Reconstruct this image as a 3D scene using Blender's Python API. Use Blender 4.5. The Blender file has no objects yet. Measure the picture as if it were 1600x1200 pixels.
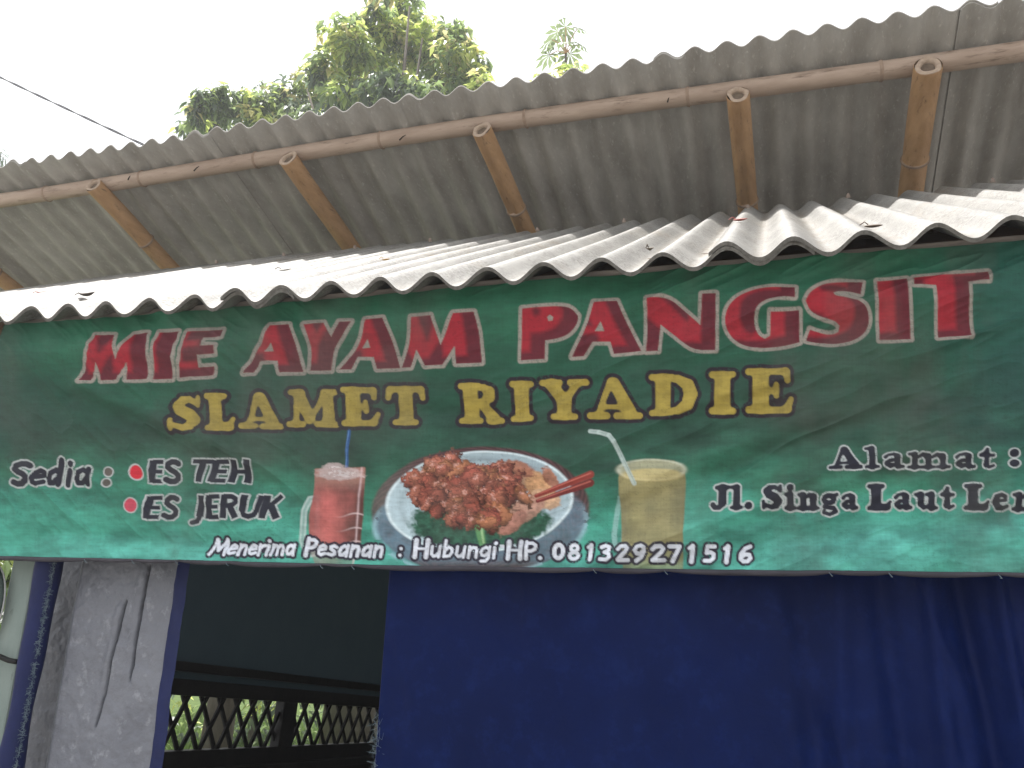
import bpy, math, random
import numpy as np
from mathutils import Vector, Matrix

rng = np.random.default_rng(7)
random.seed(7)
SC = bpy.context.scene
COL = SC.collection
CZ = 1.55                       # eye height of the photographer

# ------------------------------------------------------------------ camera
FPX = 1340.0                    # focal length in pixels of a 1600x1200 picture
_Y = np.array([437.12, 400.0, FPX]); _Y /= np.linalg.norm(_Y)
_X = np.array([4300.0, -210.0, -FPX]); _X -= _Y * (_X @ _Y); _X /= np.linalg.norm(_X)
_Z = np.cross(_X, _Y)
if _Z[1] > 0: _Z = -_Z
W = np.stack([_X, _Y, _Z])      # world <- camera (x right, y down, z forward)
cam_d = bpy.data.cameras.new('camera'); cam = bpy.data.objects.new('camera', cam_d); COL.objects.link(cam)
cr, cu, cf = W @ np.array([1., 0, 0]), W @ np.array([0, -1., 0]), W @ np.array([0, 0, 1.])
cam.matrix_world = Matrix(((cr[0], cu[0], -cf[0], 0), (cr[1], cu[1], -cf[1], 0), (cr[2], cu[2], -cf[2], CZ), (0, 0, 0, 1)))
cam_d.sensor_width = 36; cam_d.lens = FPX / 1600 * 36; cam_d.clip_start = 0.05; cam_d.clip_end = 2000
SC.camera = cam

# ------------------------------------------------------------------ world, sun, exposure
SUN = Vector((-0.24, 0.20, 0.95)).normalized()      # towards the sun
world = bpy.data.worlds.new('World'); SC.world = world; world.use_nodes = True
wn = world.node_tree.nodes; wl = world.node_tree.links; wn.clear()
sky = wn.new('ShaderNodeTexSky'); sky.sky_type = 'NISHITA'; sky.sun_disc = False
sky.sun_elevation = math.asin(SUN.z); sky.sun_rotation = math.atan2(SUN.x, SUN.y)
sky.air_density = 1.0; sky.dust_density = 6.0; sky.ozone_density = 0.6
hz = wn.new('ShaderNodeMixRGB'); hz.inputs[0].default_value = 0.62; hz.inputs[2].default_value = (9.5, 9.6, 9.8, 1)   # thin white cloud veil
bg = wn.new('ShaderNodeBackground'); bg.inputs[1].default_value = 0.10
wo = wn.new('ShaderNodeOutputWorld')
wl.new(sky.outputs[0], hz.inputs[1]); wl.new(hz.outputs[0], bg.inputs[0]); wl.new(bg.outputs[0], wo.inputs[0])
sun_d = bpy.data.lights.new('sun', 'SUN'); sun_d.energy = 3.7; sun_d.angle = math.radians(0.6); sun_d.color = (1, 0.975, 0.935)
sun = bpy.data.objects.new('sun', sun_d); COL.objects.link(sun); sun.location = (0, 0, 20)
sun.rotation_euler = SUN.to_track_quat('Z', 'Y').to_euler()
SC.view_settings.view_transform = 'Standard'; SC.view_settings.look = 'None'
SC.view_settings.exposure = 1.0; SC.view_settings.gamma = 1; SC.view_settings.use_curve_mapping = False

# ------------------------------------------------------------------ helpers
def ray(x, y): return W @ np.array([x - 800, y - 600, FPX])
def atY(x, y, Y):
    r = ray(x, y); p = r * (Y / r[1]); p[2] += CZ; return p
def atX(x, y, X):
    r = ray(x, y); p = r * (X / r[0]); p[2] += CZ; return p
def project(P):
    Q = np.array(P, float); Q[..., 2] -= CZ
    c = Q @ W
    return 800 + FPX * c[..., 0] / c[..., 2], 600 + FPX * c[..., 1] / c[..., 2]
def srgb(r, g, b):
    f = lambda c: (c / 255 / 12.92) if c / 255 <= 0.04045 else ((c / 255 + 0.055) / 1.055) ** 2.4
    return np.array([f(r), f(g), f(b)])
def link(o, parent=None):
    COL.objects.link(o)
    if parent is not None: setparent(o, parent)
    return o
def obj(name, verts, faces, mat, parent=None, smooth=False):
    me = bpy.data.meshes.new(name)
    me.from_pydata([tuple(map(float, v)) for v in verts], [], [tuple(map(int, f)) for f in faces])
    if mat is not None: me.materials.append(mat)
    if smooth: me.polygons.foreach_set('use_smooth', [True] * len(me.polygons))
    me.update()
    return link(bpy.data.objects.new(name, me), parent)
def empty(name, loc=(0, 0, 0)):
    o = bpy.data.objects.new(name, None); o.empty_display_size = 0.1; o.location = loc
    return link(o)
def tag(o, label=None, cat=None, group=None, kind=None):
    if label: o['label'] = label
    if cat: o['category'] = cat
    if group: o['group'] = group
    if kind: o['kind'] = kind
    return o
def setparent(o, p):
    o.parent = p; o.matrix_parent_inverse = Matrix.Translation(-Vector(p.location)); return o
def grid_obj(name, P, mat, parent=None, smooth=True, color=None):
    n, m, _ = P.shape
    me = bpy.data.meshes.new(name)
    idx = np.arange(n * m).reshape(n, m)
    q = np.stack([idx[:-1, :-1], idx[:-1, 1:], idx[1:, 1:], idx[1:, :-1]], -1).reshape(-1, 4)
    me.vertices.add(n * m); me.vertices.foreach_set('co', P.reshape(-1).astype(np.float32))
    me.loops.add(q.size); me.loops.foreach_set('vertex_index', q.reshape(-1).astype(np.int32))
    me.polygons.add(len(q)); me.polygons.foreach_set('loop_start', np.arange(0, q.size, 4, dtype=np.int32))
    me.polygons.foreach_set('use_smooth', np.full(len(q), smooth))
    me.update(calc_edges=True)
    if color is not None:
        ca = me.color_attributes.new('print', 'FLOAT_COLOR', 'POINT')
        rgba = np.ones((n * m, 4), np.float32); rgba[:, :3] = color.reshape(-1, 3)
        ca.data.foreach_set('color', rgba.reshape(-1))
    me.materials.append(mat)
    return link(bpy.data.objects.new(name, me), parent)
def shell(P, t):
    """closed thin sheet from a grid: returns verts, faces; t is the thickness vector"""
    n, m, _ = P.shape; N = n * m
    V = np.concatenate([P.reshape(-1, 3), (P - np.asarray(t)).reshape(-1, 3)])
    i = np.arange(N).reshape(n, m)
    top = np.stack([i[:-1, :-1], i[:-1, 1:], i[1:, 1:], i[1:, :-1]], -1).reshape(-1, 4)
    F = [top, top[:, ::-1] + N]
    for a in (i[0, :], i[-1, ::-1], i[::-1, 0], i[:, -1]):
        F.append(np.stack([a[1:], a[:-1], a[:-1] + N, a[1:] + N], -1))
    return V, np.concatenate(F)
def tube(path, rad, n=14, cap=True, notch=None):
    path = [np.asarray(p, float) for p in path]; V = []; F = []
    d0 = path[-1] - path[0]; up = np.array([0, 0, 1.]) if abs(d0[2]) < 0.9 * np.linalg.norm(d0) else np.array([1., 0, 0])
    for k, p in enumerate(path):
        d = path[min(k + 1, len(path) - 1)] - path[max(k - 1, 0)]; d = d / (np.linalg.norm(d) + 1e-9)
        a = np.cross(up, d); a /= np.linalg.norm(a); b = np.cross(d, a)
        r = rad[k] if hasattr(rad, '__len__') else rad
        for j in range(n):
            th = 2 * math.pi * j / n; rr = r
            if notch is not None and j == notch: rr = r * 0.72
            V.append(p + rr * (math.cos(th) * a + math.sin(th) * b))
    for k in range(len(path) - 1):
        for j in range(n):
            F.append((k * n + j, k * n + (j + 1) % n, (k + 1) * n + (j + 1) % n, (k + 1) * n + j))
    if cap: F.append(tuple(range(n))[::-1]); F.append(tuple((len(path) - 1) * n + j for j in range(n)))
    return V, F
def box(c, s, ax=None):
    c = np.asarray(c, float); s = np.asarray(s, float) / 2
    ax = np.eye(3) if ax is None else np.asarray(ax)
    V = [c + ax[0] * s[0] * i + ax[1] * s[1] * j + ax[2] * s[2] * k for i in (-1, 1) for j in (-1, 1) for k in (-1, 1)]
    return V, [(0, 1, 3, 2), (4, 6, 7, 5), (0, 4, 5, 1), (2, 3, 7, 6), (0, 2, 6, 4), (1, 5, 7, 3)]
def merge(parts):
    V = []; F = []
    for v, f in parts:
        o = len(V); V += list(v); F += [tuple(int(i) + o for i in q) for q in f]
    return V, F
def bevel(o, w, seg=2):
    m = o.modifiers.new('bevel', 'BEVEL'); m.width = w; m.segments = seg; m.limit_method = 'ANGLE'; return o
# smooth value noise in numpy
def vnoise(x, y, seed=0):
    r = np.random.default_rng(seed); T = r.random((256, 256))
    xi = np.floor(x).astype(int); yi = np.floor(y).astype(int); fx = x - xi; fy = y - yi
    fx = fx * fx * (3 - 2 * fx); fy = fy * fy * (3 - 2 * fy)
    g = lambda a, b: T[a & 255, b & 255]
    return (g(xi, yi) * (1 - fx) + g(xi + 1, yi) * fx) * (1 - fy) + (g(xi, yi + 1) * (1 - fx) + g(xi + 1, yi + 1) * fx) * fy
def fbm(x, y, seed=0, oct=4):
    s = 0; a = 0.5; t = 0
    for k in range(oct):
        s = s + a * vnoise(x * 2 ** k, y * 2 ** k, seed + k); t += a; a *= 0.55
    return s / t
def sstep(a, b, x):
    t = np.clip((x - a) / (b - a), 0, 1); return t * t * (3 - 2 * t)

# ------------------------------------------------------------------ materials
def material(name, rough=0.8, spec=0.3):
    m = bpy.data.materials.new(name); m.use_nodes = True
    nt = m.node_tree; b = nt.nodes['Principled BSDF']; b.inputs['Roughness'].default_value = rough
    b.inputs['Specular IOR Level'].default_value = spec
    return m, nt, b
def noise_mat(name, c1, c2, scale=8, rough=0.8, spec=0.3, bump=0.2, bscale=None, stretch=(1, 1, 1), detail=6, c3=None, s3=60, t3=(0.6, 0.72), dist=0.004):
    m, nt, b = material(name, rough, spec); N = nt.nodes; L = nt.links
    tc = N.new('ShaderNodeTexCoord'); mp = N.new('ShaderNodeMapping'); mp.inputs['Scale'].default_value = stretch
    L.new(tc.outputs['Object'], mp.inputs[0])
    nz = N.new('ShaderNodeTexNoise'); nz.inputs['Scale'].default_value = scale; nz.inputs['Detail'].default_value = detail; nz.inputs['Roughness'].default_value = 0.65
    L.new(mp.outputs[0], nz.inputs['Vector'])
    rp = N.new('ShaderNodeValToRGB'); rp.color_ramp.elements[0].position = 0.3; rp.color_ramp.elements[1].position = 0.7
    rp.color_ramp.elements[0].color = (*c1, 1); rp.color_ramp.elements[1].color = (*c2, 1)
    L.new(nz.outputs[0], rp.inputs[0]); out = rp.outputs[0]
    if c3 is not None:
        n3 = N.new('ShaderNodeTexNoise'); n3.inputs['Scale'].default_value = s3; n3.inputs['Detail'].default_value = 5; n3.inputs['Roughness'].default_value = 0.7
        L.new(mp.outputs[0], n3.inputs['Vector'])
        r3 = N.new('ShaderNodeMapRange'); r3.inputs[1].default_value = t3[0]; r3.inputs[2].default_value = t3[1]
        L.new(n3.outputs[0], r3.inputs[0])
        mx = N.new('ShaderNodeMixRGB'); mx.inputs[2].default_value = (*c3, 1)
        L.new(r3.outputs[0], mx.inputs[0]); L.new(out, mx.inputs[1]); out = mx.outputs[0]
    L.new(out, b.inputs['Base Color'])
    if bump:
        nb = N.new('ShaderNodeTexNoise'); nb.inputs['Scale'].default_value = bscale or scale * 6; nb.inputs['Detail'].default_value = 5
        L.new(mp.outputs[0], nb.inputs['Vector'])
        bp = N.new('ShaderNodeBump'); bp.inputs['Strength'].default_value = bump; bp.inputs['Distance'].default_value = dist
        L.new(nb.outputs[0], bp.inputs['Height']); L.new(bp.outputs[0], b.inputs['Normal'])
    return m

M = {}
# sunlit, lichen-speckled cement sheet
def lower_sheet_mat():
    m, nt, b = material('weathered_cement_sheet', 0.42, 0.55); N = nt.nodes; L = nt.links
    tc = N.new('ShaderNodeTexCoord')
    def noi(scale, st=(1, 1, 1), det=6, ro=0.65):
        mp = N.new('ShaderNodeMapping'); mp.inputs['Scale'].default_value = st; L.new(tc.outputs['Object'], mp.inputs[0])
        n = N.new('ShaderNodeTexNoise'); n.inputs['Scale'].default_value = scale; n.inputs['Detail'].default_value = det; n.inputs['Roughness'].default_value = ro
        L.new(mp.outputs[0], n.inputs['Vector']); return n.outputs[0]
    def rng_(v, a, c):
        r = N.new('ShaderNodeMapRange'); r.inputs[1].default_value = a; r.inputs[2].default_value = c; L.new(v, r.inputs[0]); return r.outputs[0]
    def mix(f, a, c):
        x = N.new('ShaderNodeMixRGB'); L.new(f, x.inputs[0])
        (L.new(a, x.inputs[1]) if not isinstance(a, tuple) else setattr(x.inputs[1], 'default_value', a))
        (L.new(c, x.inputs[2]) if not isinstance(c, tuple) else setattr(x.inputs[2], 'default_value', c)); return x.outputs[0]
    def mul(a, c):
        x = N.new('ShaderNodeMath'); x.operation = 'MULTIPLY'; L.new(a, x.inputs[0])
        (L.new(c, x.inputs[1]) if not isinstance(c, float) else setattr(x.inputs[1], 'default_value', c)); return x.outputs[0]
    base = mix(rng_(noi(5, (1, .5, 1)), .35, .65), (.22, .213, .195, 1), (.33, .32, .295, 1))
    lich = mul(rng_(noi(110, (1, .8, 1), 5, .8), .46, .56), rng_(noi(8, (1, .6, 1), 4), .36, .54))
    base = mix(mul(lich, .8), base, (.075, .07, .058, 1))
    fib = rng_(noi(22, (1, 7, 7), 4, .7), .46, .66)
    base = mix(mul(fib, .5), base, (.15, .135, .105, 1))
    grey = rng_(noi(6.5, (1.2, .45, 1), 5), .50, .66)
    base = mix(mul(grey, .55), base, (.17, .165, .155, 1))
    stain = mul(rng_(noi(3.4, (1.8, .4, 1), 4), .54, .68), rng_(noi(26, (1, .4, 1), 5), .4, .62))
    base = mix(mul(stain, .55), base, (.17, .125, .07, 1))
    sx = N.new('ShaderNodeSeparateXYZ'); L.new(tc.outputs['Object'], sx.inputs[0])          # silt lying in the valleys
    def mth(op, a, c):
        x = N.new('ShaderNodeMath'); x.operation = op
        (L.new(a, x.inputs[0])); x.inputs[1].default_value = c; return x.outputs[0]
    ph = mth('MULTIPLY', mth('ADD', sx.outputs[0], 1.91), 2 * math.pi / .13)
    val = rng_(mth('COSINE', ph, 0), -.55, -1.0)
    silt = mul(val, rng_(noi(18, (2.0, .35, 1), 5, .7), .36, .62))
    base = mix(mul(silt, .75), base, (.115, .09, .055, 1))
    L.new(base, b.inputs['Base Color'])
    bp = N.new('ShaderNodeBump'); bp.inputs['Strength'].default_value = .8; bp.inputs['Distance'].default_value = .004
    L.new(noi(170, (1, .8, 1), 5, .7), bp.inputs['Height']); L.new(bp.outputs[0], b.inputs['Normal'])
    return m
M['low'] = lower_sheet_mat()
M['edge'] = noise_mat('dark_cut_edge', (.085, .08, .07), (.19, .18, .16), 90, .9, .1, .4, 200)  # darker tone for the front edge faces of the awning sheets
M['up'] = noise_mat('grey_cement_sheet', (.29, .272, .24), (.47, .45, .41), 7, .85, .2, .5, 130, (1, .35, 1), 8, (.54, .52, .47), 70, (.58, .72), .004)
M['purlin'] = noise_mat('dusty_bamboo', (.31, .225, .165), (.45, .345, .265), 7, .62, .3, .15, 60, (.5, 3, 3), 6, (.13, .085, .055), 12, (.56, .74))
M['rafter'] = noise_mat('orange_bamboo', (.34, .195, .09), (.50, .305, .155), 7, .6, .3, .15, 60, (3, .5, 3), 6, (.14, .085, .05), 16, (.58, .74))
M['joint'] = noise_mat('bamboo_joint', (.24, .165, .115), (.38, .28, .205), 30, .75, .2, .4, 80)
M['cut'] = noise_mat('cut_bamboo', (.30, .22, .16), (.44, .34, .25), 60, .85, .2, .3, 120)
M['pith'] = noise_mat('dusty_pith', (.10, .072, .05), (.19, .145, .105), 40, .9, .1, .3)
M['dark'] = noise_mat('dark_hollow', (.03, .022, .016), (.05, .035, .025), 20, .9, .1, 0)
M['wood'] = noise_mat('brown_timber', (.09, .055, .035), (.16, .10, .06), 8, .8, .2, .3, 60, (.6, 3, 3))
M['fascia'] = noise_mat('grey_brown_timber', (.26, .225, .195), (.38, .335, .30), 8, .85, .2, .4, 60, (.4, 3, 3))
M['blackwood'] = noise_mat('black_painted_wood', (.012, .012, .013), (.025, .023, .022), 14, .55, .35, .2, 60)
M['navy'] = noise_mat('blue_tarpaulin', (.0012, .0070, .048), (.0020, .0105, .072), 4, .45, .07, .45, 150, (1, 1, 1), 6, (.004, .014, .082), 16, (.52, .74), .002)
M['blue'] = noise_mat('bright_blue_tarpaulin', (.005, .010, .055), (.009, .016, .08), 12, .55, .25, .2, 160)
M['grey'] = noise_mat('grey_tarpaulin', (.125, .13, .15), (.18, .187, .21), 7, .45, .45, .6, 40, (1, 1, 1), 6, (.25, .258, .28), 24, (.56, .70), .012)
M['fray'] = noise_mat('frayed_thread', (.10, .14, .17), (.20, .25, .27), 30, .9, .1, 0)
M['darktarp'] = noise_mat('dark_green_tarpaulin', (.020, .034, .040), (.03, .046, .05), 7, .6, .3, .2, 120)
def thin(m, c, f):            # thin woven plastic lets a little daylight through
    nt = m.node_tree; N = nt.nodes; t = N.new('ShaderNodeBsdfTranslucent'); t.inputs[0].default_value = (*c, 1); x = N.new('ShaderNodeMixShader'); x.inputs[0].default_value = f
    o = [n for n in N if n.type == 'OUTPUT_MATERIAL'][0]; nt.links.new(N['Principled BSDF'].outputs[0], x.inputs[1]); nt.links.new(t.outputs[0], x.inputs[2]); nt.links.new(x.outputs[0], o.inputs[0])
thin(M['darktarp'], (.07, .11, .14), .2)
M['post'] = noise_mat('pale_green_paint', (.20, .25, .225), (.28, .33, .30), 9, .6, .3, .15, 60, (1, 1, .4), 6, (.07, .07, .06), 14, (.58, .72))
M['hem'] = noise_mat('grimy_hem', (.026, .024, .031), (.05, .046, .057), 12, .6, .35, .2, 80)
M['glint'] = noise_mat('pale_cord', (.45, .45, .45), (.6, .6, .58), 40, .7, .2, 0)
M['cable'] = noise_mat('grey_cable', (.06, .06, .065), (.09, .09, .095), 30, .6, .3, 0)
M['bark'] = noise_mat('bark', (.09, .075, .06), (.17, .15, .125), 9, .9, .1, .6, 30, (1, 1, .4))
M['earth'] = noise_mat('worn_concrete', (.20, .195, .185), (.30, .292, .28), .9, .95, .1, .4, 30, (1, 1, 1), 8)
M['grassy'] = noise_mat('mown_turf', (.05, .085, .02), (.09, .13, .035), 3, .9, .1, .4, 40)
M['lid'] = noise_mat('dark_green_plastic', (.018, .035, .028), (.03, .05, .04), 10, .45, .4, .1)
M['black'] = noise_mat('black_rubber', (.012, .012, .012), (.02, .02, .02), 20, .6, .3, 0)
M['nail'] = noise_mat('rusty_nail', (.16, .10, .07), (.26, .22, .18), 60, .7, .4, 0)

def leaf_mat(name, transl=0.5):
    m, nt, b = material(name, 0.38, 0.6); N = nt.nodes; L = nt.links
    at = N.new('ShaderNodeAttribute'); at.attribute_name = 'print'
    L.new(at.outputs['Color'], b.inputs['Base Color'])
    tr = N.new('ShaderNodeBsdfTranslucent'); hs = N.new('ShaderNodeHueSaturation'); hs.inputs['Value'].default_value = 1.7; hs.inputs['Hue'].default_value = 0.485
    L.new(at.outputs['Color'], hs.inputs['Color']); L.new(hs.outputs[0], tr.inputs[0])
    mx = N.new('ShaderNodeMixShader'); mx.inputs[0].default_value = transl
    out = N['Material Output'] if 'Material Output' in N else [n for n in N if n.type == 'OUTPUT_MATERIAL'][0]
    L.new(b.outputs[0], mx.inputs[1]); L.new(tr.outputs[0], mx.inputs[2]); L.new(mx.outputs[0], out.inputs[0])
    return m
M['leaf'] = leaf_mat('living_leaf'); M['blade'] = leaf_mat('grass_blade', .4)
def flat_mat(name, c, rough=.7): return noise_mat(name, tuple(.8 * np.array(c)), tuple(np.array(c) * 1.1), 40, rough, .3, .2)

# ------------------------------------------------------------------ ground
g = obj('ground', [(-400, -400, 0), (400, -400, 0), (400, 400, 0), (-400, 400, 0)], [(0, 1, 2, 3)], M['earth']); tag(g, kind='structure')
g = obj('lawn', [(-30, 3.6, .004), (-2.3, 3.6, .004), (-2.3, 40, .004), (-30, 40, .004)], [(0, 1, 2, 3)], M['grassy']); tag(g, kind='structure')

# ------------------------------------------------------------------ upper roof: high front edge, falling backwards
PU = 0.12926
UX0 = -3.892
SU = 0.325
def upz(X, Y): return CZ + 2.336 + .0062 * (X + 3.9) - SU * (Y - 3.1)     # crest level of the sheets
ur = tag(empty('upper_roof', (-1.5, 3.1, 3.9)), 'high grey corrugated cement roof on bamboo poles, sloping back above the awning', 'roof')
AMP = 0.0195
for si, k0 in enumerate((-9.3, -0.3, 8.7, 17.7, 26.7, 35.7)):
    k1 = k0 + 10.0
    xs = np.linspace(k0, k1, 131); ys = np.concatenate([np.linspace(3.1, 4.2, 14), np.linspace(4.5, 6.6, 5)])
    XX, YY = np.meshgrid(UX0 + PU * xs, ys + rng.uniform(-.004, .004))
    KK = np.meshgrid(xs, ys)[0]
    lift = -.008 * (si % 2) - .003
    ZZ = upz(XX, YY) - AMP * (1 - np.cos(2 * math.pi * KK)) + lift + .003 * np.sin(XX * 3 + YY * 2)
    P = np.stack([XX, YY, ZZ], -1)
    V, F = shell(P, (0, SU * .006, .006))
    obj('roof_sheet', V, F, M['up'], ur, True)
for o in list(ur.children):
    md = o.modifiers.new('split', 'EDGE_SPLIT'); md.split_angle = math.radians(50)

def bamboo(name, path0, path1, r, nodes, mat, parent, n=18, notch=None, hollow=True, crook=.014):
    a = np.asarray(path0, float); b = np.asarray(path1, float); L = np.linalg.norm(b - a)
    ts = [0.0, .004 / L, .012 / L]; rs = [r * .96, r, r]
    ss = sorted(set(list(np.linspace(.05, .98, 24)) + [x + d for x in nodes for d in (-.035 / L, -.014 / L, -.004 / L, .004 / L, .016 / L, .035 / L)]))
    for s in ss:
        if s <= .012 / L or s >= 1: continue
        dd = min([abs(s - x) * L for x in nodes] or [9])
        ts.append(s); rs.append(r * (1 + .08 * math.exp(-(dd / .010) ** 2) - .05 * math.exp(-(dd / .03) ** 2)))
    ts.append(1.0); rs.append(r)
    perp = np.array([0, 0, 1.])
    path = [a + (b - a) * t + perp * crook * math.sin(t * 9 + a[0] * 3) * min(1, t * 8) for t in ts]
    V, F = tube(path, rs, n, False, notch)
    o = obj(name, V, F, mat, parent, True)
    for x in nodes:
        c = a + (b - a) * x; c = c + perp * crook * math.sin(x * 9 + a[0] * 3) * min(1, x * 8); dd_ = (b - a) / L
        V, F = tube([c - dd_ * .007, c - dd_ * .003, c, c + dd_ * .003, c + dd_ * .008], [r * .99, r * 1.10, r * 1.06, r * 1.13, r * .99], n)
        obj('joint_ring', V, F, M['joint'], o, True)
    if hollow:          # the sawn end: a pale ring round a dark hollow
        d = (b - a) / L; u = np.cross([0, 0, 1.], d); u /= np.linalg.norm(u); w = np.cross(d, u); Vr = []; Fr = []
        rings = ((r * .96, 0), (r * .82, -.003), (r * .60, .0), (r * .54, .01), (r * .50, .035))
        for rr, dp in rings:
            for j in range(20):
                th = 2 * math.pi * j / 20; q = rr * (1 + .09 * math.sin(2 * th + a[0] * 7) + .06 * math.sin(3 * th + a[0] * 5) + .03 * math.sin(5 * th + a[0]))
                Vr.append(a + d * dp + q * (math.cos(th) * u + math.sin(th) * w))
        for k in range(len(rings) - 1):
            for j in range(20): Fr.append((k * 20 + j, k * 20 + (j + 1) % 20, (k + 1) * 20 + (j + 1) % 20, (k + 1) * 20 + j))
        obj('cut_end', Vr, Fr, M['cut'], o, True)
        hv = [a + d * .012 + r * .56 * (math.cos(2 * math.pi * j / 20) * u + math.sin(2 * math.pi * j / 20) * w) for j in range(20)]
        obj('hollow', hv, [tuple(range(20))], M['pith'], o)
    return o

PZ = lambda X: CZ + 2.212 + .004 * (X + 1.5)
pa, pb = np.array([-5.2, 3.25, PZ(-5.2)]), np.array([2.2, 3.25, PZ(2.2)])
nodesX = [-4.45, -3.77, -3.14, -2.45, -1.76, -1.04, -.316, .447, 1.2]
bamboo('purlin', pa, pb, .0395, [(x - pa[0]) / (pb[0] - pa[0]) for x in nodesX], M['purlin'], ur, hollow=False)
pa2, pb2 = pa + [0, 1.15, -SU * 1.15], pb + [0, 1.15, -SU * 1.15]
bamboo('purlin', pa2, pb2, .045, [.1, .3, .5, .7, .9], M['purlin'], ur, hollow=False)
raf_top = [(-122, 308), (148, 289), (449, 254), (753, 210), (1153, 146), (1449, 98), (1760, 50)]
raf_bot = [(75, 430), (265, 412), (530, 390), (825, 358), (1168, 325), (1432, 300), (1690, 275)]
for i, (a, b) in enumerate(zip(raf_top, raf_bot)):
    A = atY(*a, 3.185); B = atY(*b, 3.6)
    A = np.array([A[0], 3.185 - .01 * (i % 2), CZ + .676 * 3.185]); dx = (B[0] - A[0]) / (3.6 - 3.185)
    dx = max(-.06, min(.06, dx * .25))
    E_ = A + np.array([dx, 1, -SU]) * 3.1
    r = (.044, .046, .047, .046, .047, .053, .048)[i]
    bamboo('rafter', A, E_, r, [(.17, .13, .22, .15, .19, .145, .2)[i], .34, .52, .7], M['rafter'], ur, notch=(None, None, None, 14, 14, None, None)[i])
# dry twig stubs at the bamboo nodes
for x, y, dx in ((303, 267, 9), (624, 219, 9), (1043, 160, 2), (200, 281, 5)):
    p = atY(x, y, 3.2); q = p + np.array([dx * .004, -.01, .016])
    V, F = tube([p, (p + q) / 2 + [0, 0, .004], q], [.004, .003, .0015], 6)
    obj('twig_stub', V, F, M['dark'], ur)

# ------------------------------------------------------------------ lower roof (awning)
PL = .13; LX0 = -1.91; SL = .552; LYF = 1.656; LYB = 3.60; AL = .0200
lr = tag(empty('awning_roof', (-.5, LYF, 2.32)), 'sunlit low awning of weathered pale corrugated cement sheets over the banner', 'roof')
def lowz(X, Y): return CZ + .772 + .004 * np.sin(X * 2.1) + SL * (Y - LYF)
SHEETS = ((-13.4, -3.0), (-4.05, 6.25), (4.72, 15.3), (13.72, 24.3), (22.9, 33.0))
for si, (k0, k1) in enumerate(SHEETS):
    xs = np.linspace(k0, k1, int((k1 - k0) * 16) + 1); ys = np.linspace(0, LYB - LYF, 26)
    KX, YY0 = np.meshgrid(xs, ys)
    off = (.012, .006, 0, -.005, -.004)[si]
    edge = .005 * np.sin(KX * 1.7 + si) + .003 * np.sin(KX * 5.1)
    YY = LYF + off + YY0 + edge * (1 - YY0 / 2)
    XX = LX0 + PL * KX
    ZZ = lowz(XX, YY) - AL * (1 - np.cos(2 * math.pi * KX)) + .0105 * (si - 2) * .0
    # the left part of each sheet rides on its neighbour and settles on the battens further right
    ride = np.exp(-np.clip(KX - k0, 0, 99) / 2.2) * .011 * (si > 0) - np.exp(-np.clip(k1 - KX, 0, 99) / 1.2) * .0055 * (si < 4)
    ZZ = ZZ + ride + .002 * np.sin(XX * 5 + YY * 3)
    P = np.stack([XX, YY, ZZ], -1)
    V, F = shell(P, (0, -SL * .0065, .0078))
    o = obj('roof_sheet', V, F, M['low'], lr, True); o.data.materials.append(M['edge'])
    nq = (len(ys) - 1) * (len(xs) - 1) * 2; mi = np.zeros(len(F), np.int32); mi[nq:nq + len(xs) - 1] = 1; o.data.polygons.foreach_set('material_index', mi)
    md = o.modifiers.new('split', 'EDGE_SPLIT'); md.split_angle = math.radians(50)
# fixing nails with caps on the crests
for k in (-6, -3, 0, 3, 7, 10, 14, 17, 21):
    for Yn in ((3.36,) if k % 2 else (3.36,)):
        X = LX0 + PL * k; c = np.array([X, Yn, float(lowz(X, Yn)) + .006])
        V, F = tube([c, c + [0, -.004, .008], c + [0, -.008, .016]], [.010, .008, .004], 10)
        obj('roof_nail', V, F, M['nail'], lr)
# battens under the sheets
for Yb, h in ((LYF + .30, .045), (2.6, .05), (LYB - .05, .045)):
    V, F = box((-.4, Yb, float(lowz(0, Yb)) - .039 - .0075 - h / 2 - .008), (5.4, .05, h))
    bevel(obj('batten', V, F, M['wood'], lr), .003)
V, F = box((-.38, LYF + .088, CZ + .742), (3.3, .022, .062)); V = [np.array(v) + [0, 0, -.002 * (v[0] + .38)] for v in V]
bevel(obj('fascia_board', V, F, M['fascia'], lr), .003)
for X in (-2.0, .9):
    a = np.array([X, LYF + .14, float(lowz(X, LYF + .09)) - .135]); b = np.array([X, LYB, float(lowz(X, LYB)) - .135])
    d = (b - a) / np.linalg.norm(b - a); V, F = box((a + b) / 2, (.05, np.linalg.norm(b - a), .06), np.array([[1, 0, 0], d, np.cross([1, 0, 0], d)]))
    bevel(obj('rafter', V, F, M['wood'], lr), .003)

# ------------------------------------------------------------------ the printed banner
YB = 1.715
BX0, BX1 = -2.035, 0.80
BZ0, BZ1 = CZ + .0745 * YB, CZ + .4405 * YB
# --- print artwork, painted on a fine mesh (positions follow the real banner)
NC, NR = 1250, 400
tt = np.linspace(0, 1, NC); qx0 = project([BX0, YB, 1.9])[0]; qx1 = project([BX1, YB, 1.9])[0]
colx = np.array([atY(q, 700, YB)[0] for q in qx0 + tt * (qx1 - qx0)]); colx[0] = BX0; colx[-1] = BX1
rowz = np.linspace(BZ1, BZ0, NR)
GX, GZ = np.meshgrid(colx, rowz)
PX, PY = project(np.stack([GX, np.full_like(GX, YB), GZ], -1))
PXf, PYf = PX.ravel(), PY.ravel()
INK = np.zeros((PXf.size, 3))
def C8(*c): return srgb(*c)
def over(idx, alpha, col):
    a = alpha[:, None]; INK[idx] = INK[idx] * (1 - a) + np.asarray(col) * a
def window(x0, y0, x1, y1):
    return np.nonzero((PXf > x0) & (PXf < x1) & (PYf > y0) & (PYf < y1))[0]
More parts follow.
